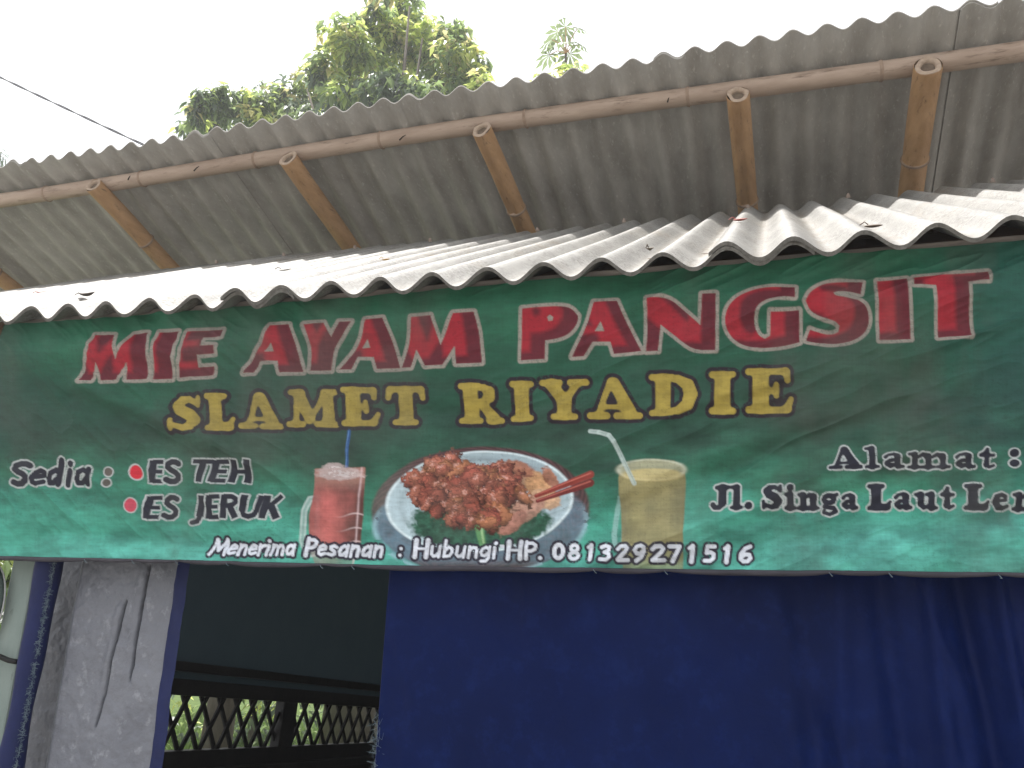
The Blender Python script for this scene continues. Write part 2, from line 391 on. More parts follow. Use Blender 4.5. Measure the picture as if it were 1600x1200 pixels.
def aa(d, w=.9): return np.clip(.5 - d / w, 0, 1)

# ground of the print: bright green head, dark bottle green middle, turquoise foot, cloudy
v = (PYf - (520 - .075 * PXf)) / (885 - 520 + .095 * PXf)       # 0 at the head, 1 at the foot
n1 = fbm(PXf / 210, PYf / 95 + PXf / 600, 3, 5); n2 = fbm(PXf / 60, PYf / 26, 9, 5); n3 = fbm(PXf / 13, PYf / 5.5, 14, 4)
vv = np.clip(v + (n1 - .5) * .36, -.1, 1.1)
keys = np.array([-.1, .04, .22, .40, .52, .66, .80, 1.1])
cols = np.array([C8(38, 96, 70), C8(37, 92, 68), C8(28, 76, 56), C8(34, 68, 54), C8(40, 78, 62), C8(48, 108, 86), C8(64, 142, 122), C8(90, 164, 154)])
for c in range(3): INK[:, c] = np.interp(vv, keys, cols[:, c])
fl = np.clip((n2 - .5) * 1.5 * np.clip(v * 1.5, .2, 1), -.35, .5)[:, None]
INK *= 1 + fl
brown = np.clip((fbm(PXf / 170, PYf / 80, 21, 4) - .5) * 3, 0, 1) * np.exp(-((v - .5) / .25) ** 2) * .30
INK = INK * (1 - brown[:, None]) + C8(60, 60, 54) * brown[:, None]
teal = sstep(1380, 1620, PXf) * np.clip(1.1 - v, 0, 1) * .4
INK = INK * (1 - teal[:, None]) + C8(30, 66, 74) * teal[:, None]
lft = sstep(150, 0, PXf) * sstep(.75, .2, v) * .35
INK = INK * (1 - lft[:, None]) + C8(26, 46, 44) * lft[:, None]

# --- signed distances
def sd_poly(x, y, P):
    P = np.asarray(P, float); d = np.full(x.shape, 1e9); s = np.ones(x.shape); n = len(P)
    for i in range(n):
        a = P[i]; b = P[i - 1]; e = b - a; wx = x - a[0]; wy = y - a[1]
        t = np.clip((wx * e[0] + wy * e[1]) / (e @ e + 1e-9), 0, 1)
        d = np.minimum(d, (wx - e[0] * t) ** 2 + (wy - e[1] * t) ** 2)
        c1 = y >= a[1]; c2 = y < b[1]; c3 = e[0] * wy > e[1] * wx
        fl_ = (c1 & c2 & c3) | (~c1 & ~c2 & ~c3); s = np.where(fl_, -s, s)
    return s * np.sqrt(d)
def sd_cap(x, y, a, b, ra, rb):
    ex, ey = b[0] - a[0], b[1] - a[1]; wx = x - a[0]; wy = y - a[1]
    t = np.clip((wx * ex + wy * ey) / (ex * ex + ey * ey + 1e-9), 0, 1)
    return np.hypot(wx - ex * t, wy - ey * t) - (ra + (rb - ra) * t)
def sd_bar(x, y, a, b, r):
    ex, ey = b[0] - a[0], b[1] - a[1]; L = math.hypot(ex, ey) + 1e-9; ux, uy = ex / L, ey / L
    wx = x - (a[0] + b[0]) / 2; wy = y - (a[1] + b[1]) / 2
    p = np.abs(wx * ux + wy * uy) - L / 2; q = np.abs(-wx * uy + wy * ux) - r
    return np.minimum(np.maximum(p, q), 0) + np.hypot(np.maximum(p, 0), np.maximum(q, 0))

# --- food pictures on the print
def ell(x, y, cx, cy, rx, ry, ang=0):
    c, s = math.cos(ang), math.sin(ang); u = ((x - cx) * c + (y - cy) * s) / rx; w_ = (-(x - cx) * s + (y - cy) * c) / ry
    return (np.hypot(u, w_) - 1) * min(rx, ry), u, w_
def food():
    i = window(560, 670, 940, 892); x, y = PXf[i], PYf[i]
    d, u, w_ = ell(x, y, 748, 793, 172, 100, -.03)          # woven mat
    wv = .5 + .5 * np.sin(np.arctan2(w_, u) * 46 + 6 * np.sin(np.hypot(u, w_) * 26))
    mat_c = C8(82, 50, 54)[None] * (.65 + .6 * wv[:, None]) * (1 - .35 * sstep(650, 560, x)[:, None]) + C8(90, 92, 86)[None] * (.55 * sstep(680, 590, x) * sstep(760, 720, np.abs(y - 60)) )[:, None]
    a = aa(d, 3); INK[i] = INK[i] * (1 - a[:, None] * .9) + mat_c * a[:, None] * .9
    d, u, w_ = ell(x, y, 748, 812, 168, 80, -.05)            # glass under-plate
    gl = aa(d, 4) * sstep(752, 800, y) * (.30 + .5 * fbm(x / 14, y / 9, 33, 3)) * sstep(885, 862, y)
    over(i, np.clip(gl, 0, .85), C8(110, 142, 160))
    rim = np.exp(-(d / 2.2) ** 2) * sstep(775, 815, y) * .7
    over(i, rim * (fbm(x / 10, y / 10, 35, 2) > .42), C8(150, 186, 196))
    d, u, w_ = ell(x, y, 746, 779, 148, 79, -.06)            # plate
    rr = np.hypot(u, w_)
    pl = C8(176, 196, 202)[None] * (.66 + .42 * sstep(-1.0, .9, w_ * .6 - u * .35))[:, None]
    pl = pl * (1 - .22 * np.exp(-((rr - .84) / .04) ** 2))[:, None]
    a = aa(d, 2.5); INK[i] = INK[i] * (1 - a[:, None]) + pl * a[:, None]
    over(i, np.exp(-((rr - .985) / .018) ** 2) * .8, C8(212, 226, 228))
    # greens
    d, u, w_ = ell(x, y, 748, 812, 112, 40, .0)
    gr = C8(44, 84, 66)[None] * (.35 + 1.3 * fbm(x / 7, y / 6, 41, 3))[:, None]
    a = aa(d + 9 * (fbm(x / 9, y / 9, 44, 3) - .5), 4); INK[i] = INK[i] * (1 - a[:, None]) + gr * a[:, None]
    lf = aa(sd_cap(x, y, (742, 805), (752, 846), 9, 5), 3); over(i, lf * .8, C8(100, 150, 96))
    lf = aa(sd_cap(x, y, (746, 806), (753, 842), 2, 1.5), 2); over(i, lf * .8, C8(158, 190, 140))
    # wanton crisps and noodles, right
    for (px, py, rx, ry, an, c) in ((825, 745, 34, 14, .5, (158, 122, 92)), (842, 758, 30, 18, .9, (196, 150, 108)), (808, 728, 26, 12, .3, (150, 98, 76)),
                                    (850, 775, 24, 16, .2, (196, 158, 124)), (822, 790, 30, 18, -.5, (184, 140, 120)), (800, 812, 28, 12, -.7, (168, 116, 100)), (858, 742, 18, 10, 1.0, (160, 106, 82))):
        d, u, w_ = ell(x, y, px, py, rx, ry, an); nn = fbm(x / 6, y / 4, int(px), 3)
        c_ = C8(*c)[None] * (.55 + .9 * nn)[:, None] * (1 - .3 * np.clip(w_, 0, 1))[:, None]
        a = aa(d + 6 * (nn - .5), 3)[:, None] * .95; INK[i] = INK[i] * (1 - a) + c_ * a
    # chicken pieces: a heap of glazed lumps painted back to front
    r = np.random.default_rng(5); S = []
    for _ in range(150):
        u_, w_ = r.uniform(-1, 1, 2)
        if u_ * u_ + w_ * w_ > 1: continue
        px = 729 + 90 * u_ + 10 * w_; py = 763 + 50 * w_ + 4 * u_
        if w_ > .25 and u_ > .55: continue
        S.append((py, px, r.uniform(10, 22), r.uniform(.5, .9), r.uniform(-1, 1), r.random()))
    S.sort()
    for py, px, rad, asp, an, t in S:
        j = i[(np.abs(x - px) < rad * 1.6) & (np.abs(y - py) < rad * 1.6)]; xx, yy = PXf[j], PYf[j]
        d, u, w_ = ell(xx, yy, px, py, rad, rad * asp, an); nn = fbm(xx / 5 + t * 50, yy / 5, 50, 3)
        d = d + 15 * (nn - .5)
        base = (C8(150, 78, 64) * (1 - t) + C8(176, 116, 92) * t) if t < .86 else C8(170, 112, 80)
        lit = (.28 + 1.0 * sstep(.9, -.8, w_ * .8 + u * .35) + .9 * np.clip(nn - .6, 0, 1) * 3) * (1 - .6 * np.exp(-((d + 1.2) / 2.2) ** 2))
        a = aa(d, 2.5)[:, None]; INK[j] = INK[j] * (1 - a) + base[None] * lit[:, None] * a
        hl = aa(np.hypot(xx - px + rad * .2, yy - py + rad * .35) - rad * .26 + 9 * (nn - .5), 3) * .75
        over(j, hl * (t > .3) * np.clip((fbm(xx / 2.4, yy / 2.4, 51, 2) - .45) * 6, 0, 1), C8(206, 160, 148))
    over(i, np.clip(.55 - np.abs(fbm(x / 16, y / 9, 77, 3) - .5) * 12, 0, .5) * aa(ell(x, y, 735, 765, 100, 52)[0], 6), C8(50, 26, 28))
    # chopsticks
    for a_, b_, c in (((836, 770), (921, 737), (150, 62, 52)), ((838, 778), (921, 750), (118, 44, 40))):
        d = sd_cap(x, y, a_, b_, 3.0, 6.2); over(i, aa(d, 1.5), C8(*c) * .8)
        over(i, aa(sd_cap(x, y, (a_[0], a_[1] - 1.5), (b_[0], b_[1] - 2.2), .5, 1.1), 1.5) * .7, C8(196, 112, 96))
    # iced tea glass
    i = window(455, 655, 585, 892); x, y = PXf[i], PYf[i]
    over(i, aa(sd_cap(x, y, (541, 668), (538, 728), 2.3, 2.3), 1.5), C8(36, 84, 142))
    over(i, aa(sd_cap(x, y, (540, 668), (537, 728), .6, .6), 1.5) * .6, C8(110, 150, 190))
    h = np.abs(sd_poly(x, y, [(500, 768), (478, 772), (468, 792), (465, 840), (474, 866), (494, 862)]) + 4) - 5
    over(i, aa(h, 2) * .75 * (x < 496), C8(186, 200, 196)); over(i, aa(h + 3.2, 2) * .6 * (x < 496), C8(96, 140, 128))
    body = sd_poly(x, y, [(491, 730), (566, 727), (562, 800), (554, 856), (546, 876), (489, 876), (480, 850), (481, 800), (487, 770)]) - 1.5
    tn = fbm(x / 14, y / 18, 61, 3); tea = C8(150, 80, 76)[None] * (.5 + .95 * tn)[:, None]
    tea = tea * (1 - .55 * sstep(522, 556, x + 8 * np.sin(y / 16)))[:, None] + C8(200, 96, 92)[None] * (np.exp(-((x - 505) / 16) ** 2) * .35 * sstep(745, 790, y))[:, None]
    top = sstep(768, 738, y)[:, None]; tea = tea * (1 - top * .7) + C8(176, 130, 116)[None] * top * .7
    a = aa(body, 2)[:, None] * (.93 - .6 * sstep(838, 858, y))[:, None]; INK[i] = INK[i] * (1 - a) + tea * a
    for yy in (741, 800, 822, 843): over(i, np.exp(-((y - yy - 3 * np.sin(x / 9)) / 1.2) ** 2) * aa(body, 2) * sstep(515, 556, x) * .6, C8(226, 206, 204))
    over(i, np.exp(-((x - 562 + (y - 727) * .10) / 1.6) ** 2) * aa(body, 2) * .55, C8(220, 196, 196))
    ice = np.minimum(ell(x, y, 528, 736, 36, 10)[0], ell(x, y, 520, 728, 18, 9)[0]) + 5 * (fbm(x / 6, y / 5, 66, 3) - .5)
    over(i, aa(ice, 2.5) * .85, C8(186, 168, 164)); over(i, aa(ice + 4, 2) * (fbm(x / 4, y / 3, 67, 2) > .52) * .7, C8(216, 206, 204))
    # orange drink mug
    i = window(905, 655, 1090, 892); x, y = PXf[i], PYf[i]
    h = np.abs(sd_poly(x, y, [(976, 775), (966, 772), (960, 790), (955, 830), (958, 852), (976, 846)]) + 2.5) - 4
    over(i, aa(h, 2) * .7 * (x < 977), C8(150, 190, 184)); over(i, aa(np.hypot((x - 976) / 1.0, (y - 781)) - 9, 3) * .7, C8(150, 150, 116))
    body = sd_poly(x, y, [(965, 742), (968, 728), (990, 716), (1020, 713), (1052, 716), (1069, 728), (1070, 745), (1066, 885), (972, 885)])
    jn = fbm(x / 26, y / 34, 71, 4); ju = C8(158, 146, 98)[None] * (.72 + .42 * jn)[:, None] * (1 + .14 * np.sin((y - x * .45) / 9) * sstep(780, 830, y))[:, None]
    ju = ju * (1 - .28 * sstep(1035, 1072, x) - .22 * sstep(990, 964, x))[:, None]
    a = aa(body, 2)[:, None] * .93 * (1 - .35 * sstep(850, 886, y))[:, None]; INK[i] = INK[i] * (1 - a) + ju * a
    d, u, w_ = ell(x, y, 1017, 730, 52, 16); over(i, aa(d, 2) * .55, C8(164, 170, 148)); over(i, np.exp(-(d / 1.3) ** 2) * .6, C8(204, 206, 184))
    d, u, w_ = ell(x, y, 1018, 738, 47, 10); over(i, aa(d, 2) * .7, C8(196, 178, 118))
    for p_, q_ in (((920, 669), (934, 671)), ((934, 671), (950, 676)), ((950, 676), (958, 686)), ((958, 686), (990, 751))):
        over(i, aa(sd_cap(x, y, p_, q_, 3.4, 3.6), 1.5) * .8, C8(176, 190, 184)); over(i, aa(sd_cap(x, y, (p_[0] + 1.5, p_[1]), (q_[0] + 1.5, q_[1]), .8, .8), 1.5) * .6, C8(120, 140, 134))
food()

# --- headline letters, outlines as on the banner (pixel units of the photograph)
def z1(P): return [(100 + a / 4, 400 + b / 4) for a, b in P]
def z2(P): return [(480 + a / 4, 400 + b / 4) for a, b in P]
def z3(P): return [(860 + a / 4, 400 + b / 4) for a, b in P]
def z4(P): return [(1200 + a / 4, 380 + b / 4) for a, b in P]
HEAD = [
 (z1([(105, 782), (192, 565), (207, 497), (320, 494), (333, 645), (432, 487), (532, 482), (528, 600), (515, 765), (388, 772), (396, 668), (322, 772), (232, 777), (212, 672), (172, 778)]), None),
 (z1([(546, 765), (575, 600), (600, 478), (722, 472), (700, 560), (685, 660), (666, 762)]), None),
 (z1([(712, 755), (738, 640), (760, 540), (775, 472), (993, 457), (985, 506), (888, 516), (872, 566), (955, 561), (948, 612), (848, 624), (838, 692), (940, 686), (930, 742)]), None),
 (z1([(1118, 728), (1200, 610), (1262, 500), (1292, 432), (1412, 428), (1448, 560), (1488, 714), (1338, 720), (1325, 648), (1225, 652), (1186, 726)]), z1([(1252, 592), (1304, 588), (1298, 545)])),
 (z2([(-25, 424), (108, 417), (150, 500), (205, 412), (278, 407), (220, 490), (160, 570), (142, 705), (8, 708), (22, 580), (5, 490)]), None),
 (z2([(190, 700), (300, 560), (345, 470), (362, 392), (478, 388), (520, 500), (566, 684), (418, 690), (398, 617), (300, 615), (262, 696)]), z2([(332, 562), (378, 558), (368, 512)])),
 (z2([(574, 682), (636, 520), (655, 382), (778, 374), (828, 545), (920, 362), (1048, 352), (1072, 450), (1082, 652), (920, 660), (914, 555), (838, 668), (724, 672), (672, 575), (632, 680)]), None),
 (z2([(1352, 335), (1500, 322), (1600, 318), (1660, 332), (1698, 378), (1690, 430), (1640, 485), (1570, 512), (1485, 520), (1480, 633), (1328, 640), (1335, 500)]), z2([(1505, 385), (1522, 372), (1540, 385), (1534, 402), (1512, 405)])),
 (z3([(130, 620), (200, 500), (245, 400), (275, 290), (420, 285), (470, 400), (570, 592), (395, 605), (372, 530), (268, 535), (205, 618)]), z3([(282, 470), (336, 466), (318, 415)])),
 (z3([(598, 592), (605, 268), (740, 262), (860, 355), (936, 425), (948, 238), (1035, 232), (1030, 578), (885, 582), (770, 490), (686, 420), (674, 590)]), None),
 (z3([(1530, 205), (1400, 196), (1280, 215), (1180, 250), (1110, 310), (1085, 385), (1100, 460), (1160, 530), (1260, 565), (1380, 566), (1480, 552), (1558, 530), (1555, 340), (1375, 350), (1372, 490), (1340, 508), (1300, 488), (1274, 425), (1277, 350), (1312, 297), (1400, 266), (1528, 268)]), None),
 (z4([(592, 246), (470, 243), (350, 262), (262, 310), (233, 368), (260, 425), (330, 462), (412, 482), (446, 508), (440, 540), (400, 556), (330, 548), (262, 524), (236, 598), (300, 614), (420, 620), (530, 602), (605, 560), (636, 490), (626, 420), (580, 372), (500, 346), (420, 334), (410, 320), (440, 310), (500, 308), (578, 326)]), None),
 (z4([(680, 232), (868, 218), (882, 400), (895, 595), (697, 602), (690, 420)]), None),
 (z4([(908, 215), (1375, 178), (1378, 238), (1248, 250), (1258, 400), (1274, 572), (1065, 582), (1058, 440), (1046, 272), (910, 268)]), None)]
def rounded(P, n=2):          # soften the gentle corners of a traced outline, keep the sharp ones
    P = [np.array(p, float) for p in P]
    for _ in range(n):
        Q = []
        for k in range(len(P)):
            a, b, c = P[k - 1], P[k], P[(k + 1) % len(P)]; u, w_ = b - a, c - b
            t = abs(math.atan2(u[0] * w_[1] - u[1] * w_[0], u @ w_))
            if t < math.radians(48): Q += [b - u * .25, b + w_ * .25]
            else: Q.append(b)
        P = Q
    return np.array(P)
for layer in (0, 1):
    for P, hole in HEAD:
        P = rounded(P); i = window(P[:, 0].min() - 12, P[:, 1].min() - 12, P[:, 0].max() + 12, P[:, 1].max() + 12); x, y = PXf[i], PYf[i]
        def D(x, y):
            d = sd_poly(x, y, P)
            return np.maximum(d, -sd_poly(x, y, hole)) if hole is not None else d
        d = D(x, y)
        if layer == 0:
            speck = np.clip((fbm(x / 2.3, y / 2.3, 90, 3) - .6) * 4, 0, .35)
            over(i, aa(d - 5.2, 1.6) * (1 - speck), C8(142, 134, 124))
        else:
            over(i, aa(d + .4, 1.3), C8(148, 30, 42))
            sh = np.minimum(sstep(-7, 3, D(x + 21, y + 9)), aa(d + .4, 1.3))
            sh2 = np.clip((fbm(x / 40, y / 22, 93, 3) - .42) * 2, 0, .6) * aa(d + .4, 1.3)
            over(i, np.clip(sh * .8 + sh2 * .22, 0, .85), C8(70, 24, 34))

# --- stroke alphabets: (advance, [(points, radii)]) in units of the cap height
def A_(cx, cy, rx, ry, a0, a1, n=9):
    return [(cx + rx * math.cos(math.radians(a)), cy + ry * math.sin(math.radians(a))) for a in np.linspace(a0, a1, n)]
r_ = .085
SANS = {
 'E': (.62, [([(.1, 0), (.1, 1)], .13), ([(.1, .93), (.56, .93)], .08), ([(.1, .5), (.5, .5)], .075), ([(.1, .07), (.56, .07)], .08)]),
 'S': (.62, [([(.54, .84), (.42, .92), (.28, .93), (.14, .84), (.12, .7), (.24, .58), (.4, .48), (.5, .36), (.5, .2), (.38, .09), (.22, .08), (.06, .17)], .095)]),
 'T': (.66, [([(0, .93), (.66, .93)], .08), ([(.33, 0), (.33, 1)], .12)]),
 'H': (.74, [([(.12, 0), (.12, 1)], .125), ([(.62, 0), (.62, 1)], .125), ([(.1, .5), (.62, .5)], .07)]),
 'J': (.56, [([(.32, 1), (.32, .1)], .125), ([(.32, .1), (.26, -.1), (.06, -.16)], .085)]),
 'R': (.72, [([(.12, 0), (.12, 1)], .125), ([(.12, .93), (.4, .92), (.54, .83), (.55, .68), (.45, .56), (.14, .52)], .09), ([(.36, .52), (.62, 0)], .11)]),
 'U': (.74, [([(.12, 1), (.12, .3)], .12), ([(.12, .32), (.18, .14), (.36, .07), (.54, .14), (.62, .32)], .09), ([(.63, 1), (.63, .3)], .085)]),
 'K': (.74, [([(.12, 0), (.12, 1)], .125), ([(.2, .45), (.64, 1)], .085), ([(.3, .6), (.64, 0)], .12)]),
 'M': (.86, [([(.06, 0), (.2, .95)], .09), ([(.2, .95), (.40, .25)], .09), ([(.40, .25), (.72, .95)], .09), ([(.72, .95), (.78, 0)], .1)]),
 'P': (.60, [([(.12, 0), (.12, 1)], .1), ([(.12, .92), (.38, .93), (.52, .8), (.48, .58), (.32, .47), (.14, .46)], .09)]),
 'e': (.52, [([(.1, .34), (.42, .40), (.42, .54), (.3, .62), (.15, .54), (.08, .34), (.12, .13), (.25, .06), (.43, .14)], .08)]),
 'n': (.55, [([(.1, 0), (.1, .64)], .085), ([(.1, .4), (.24, .6), (.38, .58), (.43, .42), (.43, .02)], .085)]),
 'r': (.42, [([(.1, 0), (.1, .64)], .085), ([(.1, .38), (.2, .56), (.36, .60)], .085)]),
 'i': (.24, [([(.1, 0), (.1, .6)], .088), ([(.12, .86), (.125, .87)], .1)]),
 'm': (.82, [([(.1, 0), (.1, .64)], .082), ([(.1, .4), (.22, .6), (.34, .58), (.40, .4), (.40, .02)], .082), ([(.4, .4), (.52, .6), (.66, .58), (.70, .4), (.70, .02)], .082)]),
 'a': (.56, [([(.4, .52), (.28, .62), (.14, .5), (.08, .28), (.14, .08), (.26, .08), (.4, .26)], .082), ([(.44, .64), (.43, .02)], .085)]),
 's': (.46, [([(.38, .52), (.26, .61), (.13, .54), (.15, .4), (.3, .28), (.34, .14), (.22, .06), (.06, .12)], .08)]),
 'd': (.56, [([(.4, .5), (.28, .62), (.14, .5), (.08, .28), (.14, .08), (.26, .08), (.4, .26)], .085), ([(.44, 1), (.43, .02)], .1)]),
 'u': (.56, [([(.1, .64), (.1, .2), (.2, .06), (.32, .1), (.43, .3)], .085), ([(.44, .64), (.43, .02)], .085)]),
 'b': (.55, [([(.1, 1), (.1, .05)], .085), ([(.12, .4), (.26, .61), (.40, .54), (.44, .32), (.36, .1), (.2, .06), (.1, .12)], .082)]),
 'g': (.55, [([(.4, .52), (.28, .62), (.14, .52), (.08, .32), (.14, .14), (.26, .12), (.4, .3)], .08), ([(.44, .64), (.42, -.02), (.32, -.2), (.12, -.2)], .082)]),
 '.': (.24, [([(.1, .07), (.105, .07)], .11)]), ':': (.3, [([(.12, .12), (.125, .12)], .12), ([(.12, .58), (.125, .58)], .12)]), ' ': (.34, []),
 '0': (.66, [(A_(.32, .5, .2, .4, 0, 360, 15), .11)]),
 '1': (.42, [([(.2, .05), (.22, .92)], .12), ([(.22, .92), (.08, .80)], .09)]),
 '2': (.64, [([(.1, .74), (.2, .9), (.38, .92), (.48, .78), (.42, .58), (.12, .12)], .105), ([(.12, .1), (.54, .1)], .1)]),
 '3': (.6, [([(.1, .84), (.28, .93), (.44, .84), (.42, .64), (.24, .54), (.44, .44), (.48, .24), (.34, .08), (.08, .12)], .1)]),
 '5': (.6, [([(.5, .92), (.18, .92), (.14, .56), (.32, .6), (.47, .5), (.48, .26), (.34, .09), (.08, .11)], .1)]),
 '6': (.64, [([(.46, .92), (.26, .8), (.12, .5), (.12, .24), (.24, .09), (.4, .1), (.5, .26), (.44, .46), (.28, .48), (.16, .36)], .1)]),
 '7': (.58, [([(.06, .9), (.5, .9), (.22, .05)], .105)]),
 '8': (.62, [(A_(.3, .72, .16, .19, 0, 360, 13), .095), (A_(.3, .27, .2, .2, 0, 360, 13), .1)]),
 '9': (.64, [([(.46, .62), (.34, .46), (.18, .48), (.1, .66), (.18, .86), (.34, .93), (.48, .82), (.48, .6), (.38, .28), (.16, .06)], .1)]),
}
s_ = .078
COOP = {
 'I': (.62, [([(.31, .2), (.31, .8)], .185), ([(.09, .07), (.53, .07)], s_), ([(.09, .93), (.53, .93)], s_)]),
 'L': (.84, [([(.31, .2), (.31, .8)], .185), ([(.09, .93), (.53, .93)], s_), ([(.09, .07), (.72, .08)], s_), ([(.66, .1), (.77, .3)], [.09, .06]), ([(.4, .12), (.6, .1)], .1)]),
 'A': (1.05, [([(.45, .88), (.23, .1)], [.08, .06]), ([(.52, .84), (.80, .18)], [.13, .155]), ([(.07, .07), (.38, .07)], s_), ([(.56, .07), (.99, .07)], s_), ([(.30, .27), (.65, .27)], .05)]),
 'M': (1.36, [([(.24, .1), (.30, .9)], .08), ([(.31, .84), (.62, .22)], .14), ([(.62, .2), (.96, .88)], .07), ([(1.09, .19), (1.07, .8)], .155), ([(.07, .07), (.42, .07)], s_), ([(.82, .07), (1.29, .07)], s_), ([(.1, .93), (.36, .93)], s_), ([(1.0, .93), (1.27, .93)], s_)]),
 'E': (.94, [([(.31, .2), (.31, .8)], .185), ([(.09, .93), (.76, .93)], s_), ([(.78, .91), (.80, .74)], [.08, .07]), ([(.3, .5), (.56, .5)], .06), ([(.6, .38), (.6, .62)], .06), ([(.09, .07), (.8, .07)], s_), ([(.80, .12), (.87, .32)], [.09, .06])]),
 'T': (.94, [([(.47, .2), (.47, .8)], .18), ([(.12, .92), (.82, .92)], .078), ([(.10, .88), (.07, .70)], [.08, .07]), ([(.84, .88), (.87, .70)], [.08, .07]), ([(.24, .07), (.70, .07)], s_)]),
 'R': (1.08, [([(.31, .2), (.31, .8)], .185), ([(.09, .93), (.5, .93)], s_), ([(.09, .07), (.52, .07)], s_), ([(.4, .91), (.62, .89), (.74, .78), (.74, .68), (.62, .54), (.4, .5)], [.07, .09, .15, .15, .09, .06]), ([(.55, .5), (.82, .14)], [.1, .15]), ([(.74, .07), (1.01, .07)], s_)]),
 'Y': (1.1, [([(.55, .2), (.55, .45)], .18), ([(.55, .46), (.27, .88)], [.15, .15]), ([(.58, .5), (.82, .88)], [.1, .08]), ([(.07, .93), (.45, .93)], s_), ([(.68, .93), (1.03, .93)], s_), ([(.32, .07), (.78, .07)], s_)]),
 'D': (1.12, [([(.31, .2), (.31, .8)], .185), ([(.09, .93), (.5, .93)], s_), ([(.09, .07), (.5, .07)], s_), ([(.4, .92), (.62, .89), (.82, .74), (.88, .5), (.82, .26), (.62, .11), (.4, .08)], [.07, .10, .15, .17, .15, .10, .07])]),
 'S': (.82, [([(.62, .80), (.46, .90), (.30, .86), (.20, .72), (.28, .58), (.50, .46), (.62, .32), (.54, .16), (.38, .08), (.18, .14)], [.07, .09, .12, .15, .155, .16, .15, .13, .09, .07]), ([(.69, .95), (.70, .72)], .06), ([(.08, .05), (.07, .30)], .06)]),
 'J': (.66, [([(.42, .9), (.42, .26)], .155), ([(.42, .26), (.32, .08), (.16, .08), (.1, .2)], [.14, .10, .09, .1]), ([(.22, .93), (.60, .93)], s_)]),
 'l': (.48, [([(.24, .08), (.24, .9)], .13), ([(.07, .06), (.41, .06)], .06), ([(.07, .93), (.24, .94)], .06)]),
 'i': (.48, [([(.24, .08), (.24, .56)], .13), ([(.07, .06), (.41, .06)], .06), ([(.07, .60), (.24, .61)], .06), ([(.23, .88), (.235, .88)], .13)]),
 'a': (.70, [([(.12, .48), (.2, .58), (.36, .62), (.44, .5)], [.08, .06, .07, .1]), ([(.45, .5), (.45, .12)], .12), ([(.42, .36), (.24, .32), (.16, .2), (.26, .1), (.42, .16)], [.06, .08, .11, .10, .07]), ([(.5, .07), (.62, .08)], .065)]),
 'n': (.86, [([(.24, .08), (.24, .56)], .125), ([(.07, .06), (.40, .06)], .06), ([(.07, .60), (.22, .61)], .06), ([(.3, .46), (.46, .60), (.60, .5)], [.06, .08, .12]), ([(.61, .5), (.61, .08)], .125), ([(.47, .06), (.79, .06)], .06)]),
 'm': (1.28, [([(.24, .08), (.24, .56)], .12), ([(.07, .06), (.40, .06)], .06), ([(.07, .60), (.22, .61)], .06), ([(.3, .46), (.46, .60), (.60, .5)], [.06, .08, .12]), ([(.62, .5), (.62, .08)], .12), ([(.48, .06), (.78, .06)], .06), ([(.68, .46), (.86, .60), (1.0, .5)], [.06, .08, .12]), ([(1.02, .5), (1.02, .08)], .12), ([(.88, .06), (1.2, .06)], .06)]),
 't': (.56, [([(.28, .84), (.26, .18)], [.05, .13]), ([(.08, .58), (.46, .58)], .065), ([(.26, .18), (.34, .07), (.47, .14)], [.12, .07, .06]), ([(.28, .84), (.14, .62)], .05)]),
 'g': (.74, [(A_(.33, .42, .18, .15, 0, 360, 11), .10), ([(.46, .54), (.62, .62)], [.05, .07]), ([(.2, .24), (.16, .12), (.5, .06), (.58, -.08), (.36, -.2), (.14, -.12), (.16, -.02)], [.06, .08, .09, .09, .07, .07, .06])]),
 'u': (.84, [([(.24, .58), (.24, .22)], .12), ([(.24, .22), (.34, .07), (.5, .14)], [.12, .08, .06]), ([(.07, .60), (.24, .60)], .06), ([(.59, .58), (.59, .08)], .12), ([(.44, .60), (.59, .60)], .06), ([(.6, .06), (.76, .06)], .06)]),
 'e': (.66, [([(.2, .36), (.48, .38), (.46, .52), (.34, .60), (.20, .50), (.16, .32), (.24, .12), (.38, .07), (.54, .15)], [.06, .06, .08, .07, .11, .13, .12, .08, .06])]),
 '.': (.34, [([(.16, .13), (.165, .13)], .14)]), ':': (.4, [([(.18, .16), (.185, .16)], .13), ([(.18, .56), (.185, .56)], .13)]), ' ': (.3, []),
}
